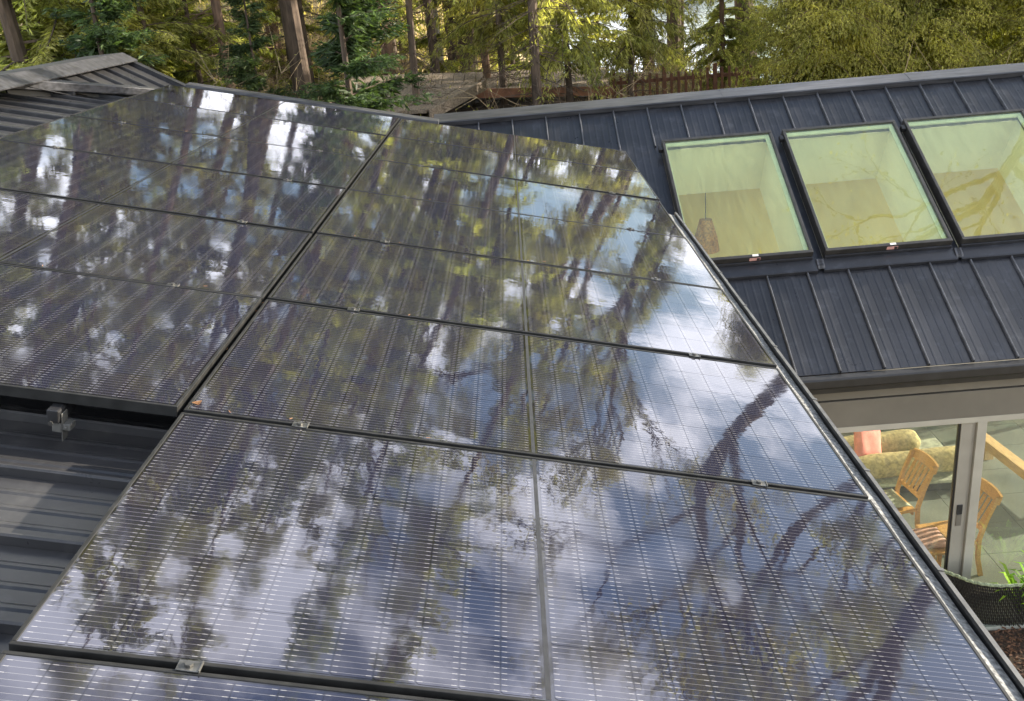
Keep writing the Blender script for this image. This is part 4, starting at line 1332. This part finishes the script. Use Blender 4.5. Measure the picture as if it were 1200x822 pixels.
TREES['oak_b'] = broadleaf(19, 17, 0.30, M['leaf'], M['bark'], leaf=0.11, depth=6, spread=0.55, first=0.4, nleaf=5)
TREES['alder'] = broadleaf(10, 17, 0.11, M['leaf'], M['sunlit_bark'], leaf=0.10, depth=5, spread=0.35, first=0.45, nleaf=8)
TREES['sapling'] = broadleaf(12, 5.5, 0.045, M['leaf'], M['twig'], leaf=0.06, depth=6, spread=0.7, first=0.12, nleaf=5)
TREES['sapling_b'] = broadleaf(14, 4.2, 0.04, M['spruce'], M['twig'], leaf=0.05, depth=6, spread=0.75, first=0.12, nleaf=6)
used_t = {}


def tree(kind, x, y, name, lab, rz=0.0, sc=1.0, group='trees of the wood behind the house', dz=0.0, cat='tree'):
    t = thing(name, lab, cat, (x, y, terrain(x, y) + dz), (0, 0, rz), group)
    t.scale = (sc, sc, sc)
    tm_, cm_ = TREES[kind]
    for nm, me in (('trunk', tm_), ('crown', cm_)):
        o = bpy.data.objects.new(nm, me); COL.objects.link(o); o.parent = t
    return t


C3 = np.array(CP)
RCn = np.array(RC)


def col_x(px, Y):
    """world x where the photo column px (at its row 60) meets depth Y"""
    d_ = RCn.T @ np.array([(px - 600) / 1109.396, (60 - 411) / 1109.396, 1.0])
    return C3[0] + d_[0] * (Y - C3[1]) / d_[1]


near_trees = [
    ('bare_spruce', 482, 14.2, 'spruce_tree', 'slim dark spruce trunk standing in front of the shed roof', .4, .62),
    ('red_spruce', 265, 16.5, 'spruce_tree', 'thin reddish spruce trunk left of the young fir', 1.2, .75),
    ('red_spruce', 320, 24, 'spruce_tree', 'thick pale brown spruce trunk behind the young fir', 2.9, 1.25),
    ('bare_spruce', 505, 21, 'spruce_tree', 'dark spruce trunk just right of the slim one', 2.2, .95),
    ('alder', 518, 24, 'alder_tree', 'trunk with sunlit white put into its bark, beside the dark spruce trunk', .6, .9),
    ('red_spruce', 566, 18.5, 'spruce_tree', 'red brown spruce trunk rising behind the right end of the low shed roof', 4.0, .72),
    ('bare_spruce', 628, 14.6, 'spruce_tree', 'dark straight spruce trunk left of the drooping spruce', 5.2, .80),
    ('red_spruce', 762, 25, 'spruce_tree', 'red brown trunk seen through the boughs above the picket fence', .2, 1.15),
    ('weeping', 662, 15.8, 'weeping_spruce', 'yellow green drooping spruce in front of the shed end', 1.0, .80),
    ('weeping', 735, 16.8, 'weeping_spruce', 'slim drooping spruce in front of the picket fence', 2.6, .80),
    ('weeping', 588, 17.2, 'weeping_spruce', 'drooping spruce behind the red brown trunk', 3.9, .9),
    ('spruce_b', 845, 22.5, 'spruce_tree', 'dark bushy spruce above the right end of the picket fence', 0.9, .55),
    ('fir', 402, 12.0, 'young_fir', 'dark young fir with level layered boughs behind the array', 0.3, 1.3),
    ('fir', 118, 11.6, 'young_fir', 'dark young fir spreading over the left ridge cap', 1.9, 1.25),
    ('fir', 296, 14.2, 'young_fir', 'smaller young fir between the reddish trunk and the layered fir', 3.0, .8),
    ('spruce', 20, 15.5, 'spruce_tree', 'bright green dense spruce at the left photo edge', 0.0, 1.0),
    ('spruce_b', 150, 17.5, 'spruce_tree', 'bright green bushy spruce behind the left ridge cap', 2.0, 1.15),
    ('spruce_b', 215, 22, 'spruce_tree', 'green spruce between the left ridge and the reddish trunk', 4.1, .9),
    ('cedar', 965, 14.8, 'cedar_tree', 'dark olive drooping cedar behind the left skylights', 0.4, .80),
    ('cedar_b', 1010, 17.5, 'cedar_tree', 'large olive drooping cedar behind the middle skylight', 1.7, .70),
    ('cedar', 1075, 15.2, 'cedar_tree', 'yellowish drooping cedar behind the right skylight', 3.3, .80),
    ('cedar_b', 1150, 16.5, 'cedar_tree', 'bright yellow green cedar at the right photo edge', 4.4, .72),
    ('cedar', 1225, 14.6, 'cedar_tree', 'cedar with brown stems half outside the right photo edge', 5.5, .85),
    ('bare_oak', 1395, 10.6, 'broadleaf_tree', 'nearly bare broadleaf tree beside the end of the wing, outside the right photo edge', 1.0, 1.1),
    ('oak', 1128, 19.5, 'broadleaf_tree', 'tall forked broadleaf tree behind the cedars on the right', 0.0, 1.15),
]
for k_, px, Y, nm, lab, rz, sc in near_trees:
    tree(k_, col_x(px, Y), Y, nm, lab, rz, sc, group=None)
far_trees = [(-180, 22, 'spruce'), (-90, 27, 'spruce'), (-20, 31, 'bare_spruce'), (60, 26, 'spruce'), (105, 36, 'red_spruce'), (175, 30, 'spruce'),
             (285, 40, 'red_spruce'), (345, 33, 'bare_spruce'), (430, 30, 'spruce'), (455, 44, 'red_spruce'), (540, 34, 'bare_spruce'),
             (590, 40, 'spruce'), (640, 30, 'oak_b'), (800, 34, 'bare_spruce'), (880, 30, 'oak_b'), 
             (1040, 26, 'cedar_b'), (1200, 25, 'cedar_b'), (1290, 22, 'oak_b'), (1390, 24, 'bare_spruce')]
far_trees += [(px, Y, ('young_spruce', 'sapling_b', 'young_spruce', 'sapling')[i % 4]) for i, (px, Y) in enumerate(
    [(-40, 17), (40, 20), (75, 16.5), (95, 24), (170, 15.5), (205, 27), (232, 17), (300, 28), (335, 22), (420, 34), (470, 29),
     (500, 36), (535, 22.5), (555, 30), (600, 26), (650, 24), (700, 30), (790, 26), (870, 24)])]
far_trees += [(150, 19, 'bare_oak'), (350, 18, 'bare_oak'), (545, 24, 'bare_oak'), (455, 26, 'bare_oak'), (790, 28, 'bare_oak'), (-30, 21, 'bare_oak')]
far_trees += [(95, 18, 'spruce'), (360, 21, 'bare_spruce'), (455, 20, 'red_spruce'), (-60, 18, 'spruce'), (530, 29, 'bare_spruce'), (400, 30, 'bare_spruce')]
rt = random.Random(21)
BINS = [(-1e9, 'left of the photo edge, behind the house'), (0, 'above the left ridge cap'), (140, 'between the left ridge and the reddish trunk'), (240, 'behind the reddish trunks at left'),
        (330, 'behind the dark layered fir'), (430, 'behind the left part of the shed roof'), (540, 'behind the right end of the shed roof'), (655, 'around the picket fence'),
        (885, 'behind the left and middle skylights'), (1070, 'behind the right skylight'), (1200, 'beyond the right photo edge')]


def place_of(px):
    return [w for a, w in BINS if px >= a][-1]


def rank_words(items):
    """items: (px, Y, kind); a word that tells the ones of a kind at one place apart by their distance"""
    out = {}
    groups = {}
    for it in items:
        groups.setdefault((it[2], place_of(it[0])), []).append(it)
    for g in groups.values():
        g.sort(key=lambda it: it[1])
        names = {1: [''], 2: ['nearer ', 'farther '], 3: ['nearest ', 'middle ', 'farthest ']}.get(len(g), [w + ' nearest ' for w in ['', 'second', 'third', 'fourth', 'fifth', 'sixth', 'seventh', 'eighth']])
        for w, it in zip(names, g):
            out[it] = w.lstrip()
    return out


SHORT_LAB = {'spruce': 'tall green spruce', 'spruce_b': 'mid sized drooping spruce', 'bare_spruce': 'tall bare stemmed spruce', 'red_spruce': 'tall brown stemmed spruce',
             'cedar_b': 'olive drooping cedar', 'cedar': 'short olive cedar', 'oak_b': 'slender sparse broadleaf tree', 'bare_oak': 'leafless twiggy broadleaf tree', 'young_spruce': 'bushy bright young spruce', 'sapling': 'yellow green leafy sapling', 'sapling_b': 'small leaved green sapling'}
RW = rank_words(far_trees)
for it in far_trees:
    px, Y, k_ = it
    nm = {'sapling': 'sapling', 'sapling_b': 'sapling', 'young_spruce': 'young_spruce', 'oak_b': 'broadleaf_tree', 'bare_oak': 'broadleaf_tree', 'cedar': 'cedar_tree', 'cedar_b': 'cedar_tree'}.get(k_, 'spruce_tree')
    tree(k_, col_x(px, Y), Y, nm, RW[it] + SHORT_LAB[k_] + ' ' + place_of(px), rt.uniform(0, 6.28), rt.uniform(.9, 1.15))


# bare shrubs and dry grass between the trunks
def shrub_mesh(seed, h, spread, n_, leafn, mat):
    rg = np.random.default_rng(seed)
    tr = MB(); P_, D_, W_ = [], [], []
    for i in range(n_):
        az = rg.uniform(0, 6.28); r_ = rg.uniform(0, .35) * spread
        p = np.array([r_ * math.cos(az), r_ * math.sin(az), -0.1])
        d = unit(np.array([math.cos(az) * rg.uniform(.1, .9), math.sin(az) * rg.uniform(.1, .9), 1.0]))
        L = h * rg.uniform(.5, 1.1)
        pts = [p]
        for k in range(5):
            d = unit(d + rg.normal(0, .2, 3) + np.array([0, 0, -0.06 * k]))
            pts.append(pts[-1] + d * L / 5)
        tr.tube([tuple(q) for q in pts], [.012, .010, .008, .006, .004, .002], 4, cap=False)
        for k in range(2, 6):
            for j in range(3):
                e = pts[k] + unit(d + rg.normal(0, .8, 3)) * L * rg.uniform(.12, .3)
                tr.tube([tuple(pts[k]), tuple(e)], [.004, .0015], 3, cap=False)
                for m_ in range(leafn):
                    q = pts[k] + (e - pts[k]) * rg.uniform(.2, 1)
                    dl = unit(rg.normal(0, 1, 3)) * rg.uniform(.03, .065)
                    P_.append(q); D_.append(dl); W_.append(unit(np.cross(dl, rg.normal(0, 1, 3))) * .011)
    lv = Leaves(); lv.add(np.array(P_), np.array(D_), np.array(W_))
    return tr.mesh('stems', M['twig']), lv.mesh('leaves', mat)


SH = [shrub_mesh(31, 1.9, 1.3, 60, 1, M['leaf']), shrub_mesh(32, 1.5, 1.2, 50, 7, M['spruce']), shrub_mesh(33, 0.9, .8, 22, 10, M['fern'])]
SHL = ['tangled leafless brown shrub', 'leafy green shrub', 'low dark garden fern']
rs = random.Random(4)
shr = [(560, 14.5, 0), (610, 14.9, 0), (530, 14.6, 0), (655, 15, 0), (270, 11.4, 0), (200, 11.8, 0), (300, 13, 0), (350, 13.5, 0), (240, 14.5, 0), (420, 21.5, 0), (470, 22, 0), (380, 22.5, 0), (330, 22, 0), (500, 23, 0),
       (215, 11.2, 0), (250, 12.6, 0), (188, 12.8, 1), (330, 15.5, 0), (440, 18, 0), (385, 17, 1), (560, 13.4, 0), (600, 13.2, 0), (640, 13.8, 0), (590, 15.4, 1), (655, 16.8, 0),
       (700, 22, 1), (780, 22, 0), (820, 21.5, 1), (860, 18.8, 0), (300, 20, 1), (350, 26, 0), (400, 23, 1), (460, 25, 0), (530, 27, 1), (120, 14, 1), (60, 13.5, 1), (10, 13, 0),
       (240, 18, 1), (280, 24, 0), (900, 15, 1), (980, 14.5, 1), (1060, 14, 1), (1160, 13.8, 0)]
RS = rank_words(shr)
for px, Y, k_ in shr:
    x = col_x(px, Y)
    t = thing('shrub', RS[(px, Y, k_)] + SHL[k_] + ' ' + place_of(px), 'shrub', (x, Y, terrain(x, Y)), (0, 0, rs.uniform(0, 6.28)), 'shrubs under the trees')
    s_ = rs.uniform(.9, 1.5) * (1.25 if Y < 16 else 1.0)
    t.scale = (s_, s_, s_)
    for nm, me in zip(('stems', 'leaves'), SH[k_]):
        o = bpy.data.objects.new(nm, me); COL.objects.link(o); o.parent = t
for i in range(9):
    x, Y = 4.2 + 0.55 * i + rs.uniform(-.2, .2), 10.0 + rs.uniform(0, .5)
    t = thing('fern', 'low dark fern outside the back windows, %s from the left' % (ORD + ['ninth'])[i], 'fern', (x, Y, terrain(x, Y)), (0, 0, rs.uniform(0, 6.28)), 'ferns outside the back windows')
    for nm, me in zip(('stems', 'leaves'), SH[2]):
        o = bpy.data.objects.new(nm, me); COL.objects.link(o); o.parent = t

# dry grass on the slope
gl_ = Leaves(); rg = np.random.default_rng(77)
ng = 42000
gx = rg.uniform(-22, 9, ng); gy = rg.uniform(11.5, 48, ng)
kp = rg.random(ng) < np.clip(1.2 - (gy - 11) / 60, 0.3, 1)
gx, gy = gx[kp], gy[kp]
gz = np.array([terrain(a, b_) for a, b_ in zip(gx, gy)])
Pg = np.stack([gx, gy, gz - .02], 1)
Dg = rg.normal(0, .3, (len(gx), 3)); Dg[:, 2] = 1; Dg = unit(Dg) * rg.uniform(.12, .42, len(gx))[:, None]
Wg = unit(np.cross(Dg, rg.normal(0, 1, Dg.shape))) * .02
gl_.add(Pg, Dg, Wg)
o = bpy.data.objects.new('dry_grass', gl_.mesh('dry_grass', M['straw'])); COL.objects.link(o)
tag(o, 'sunlit dry straw coloured grass on the slope between the trunks', 'grass', kind='stuff')
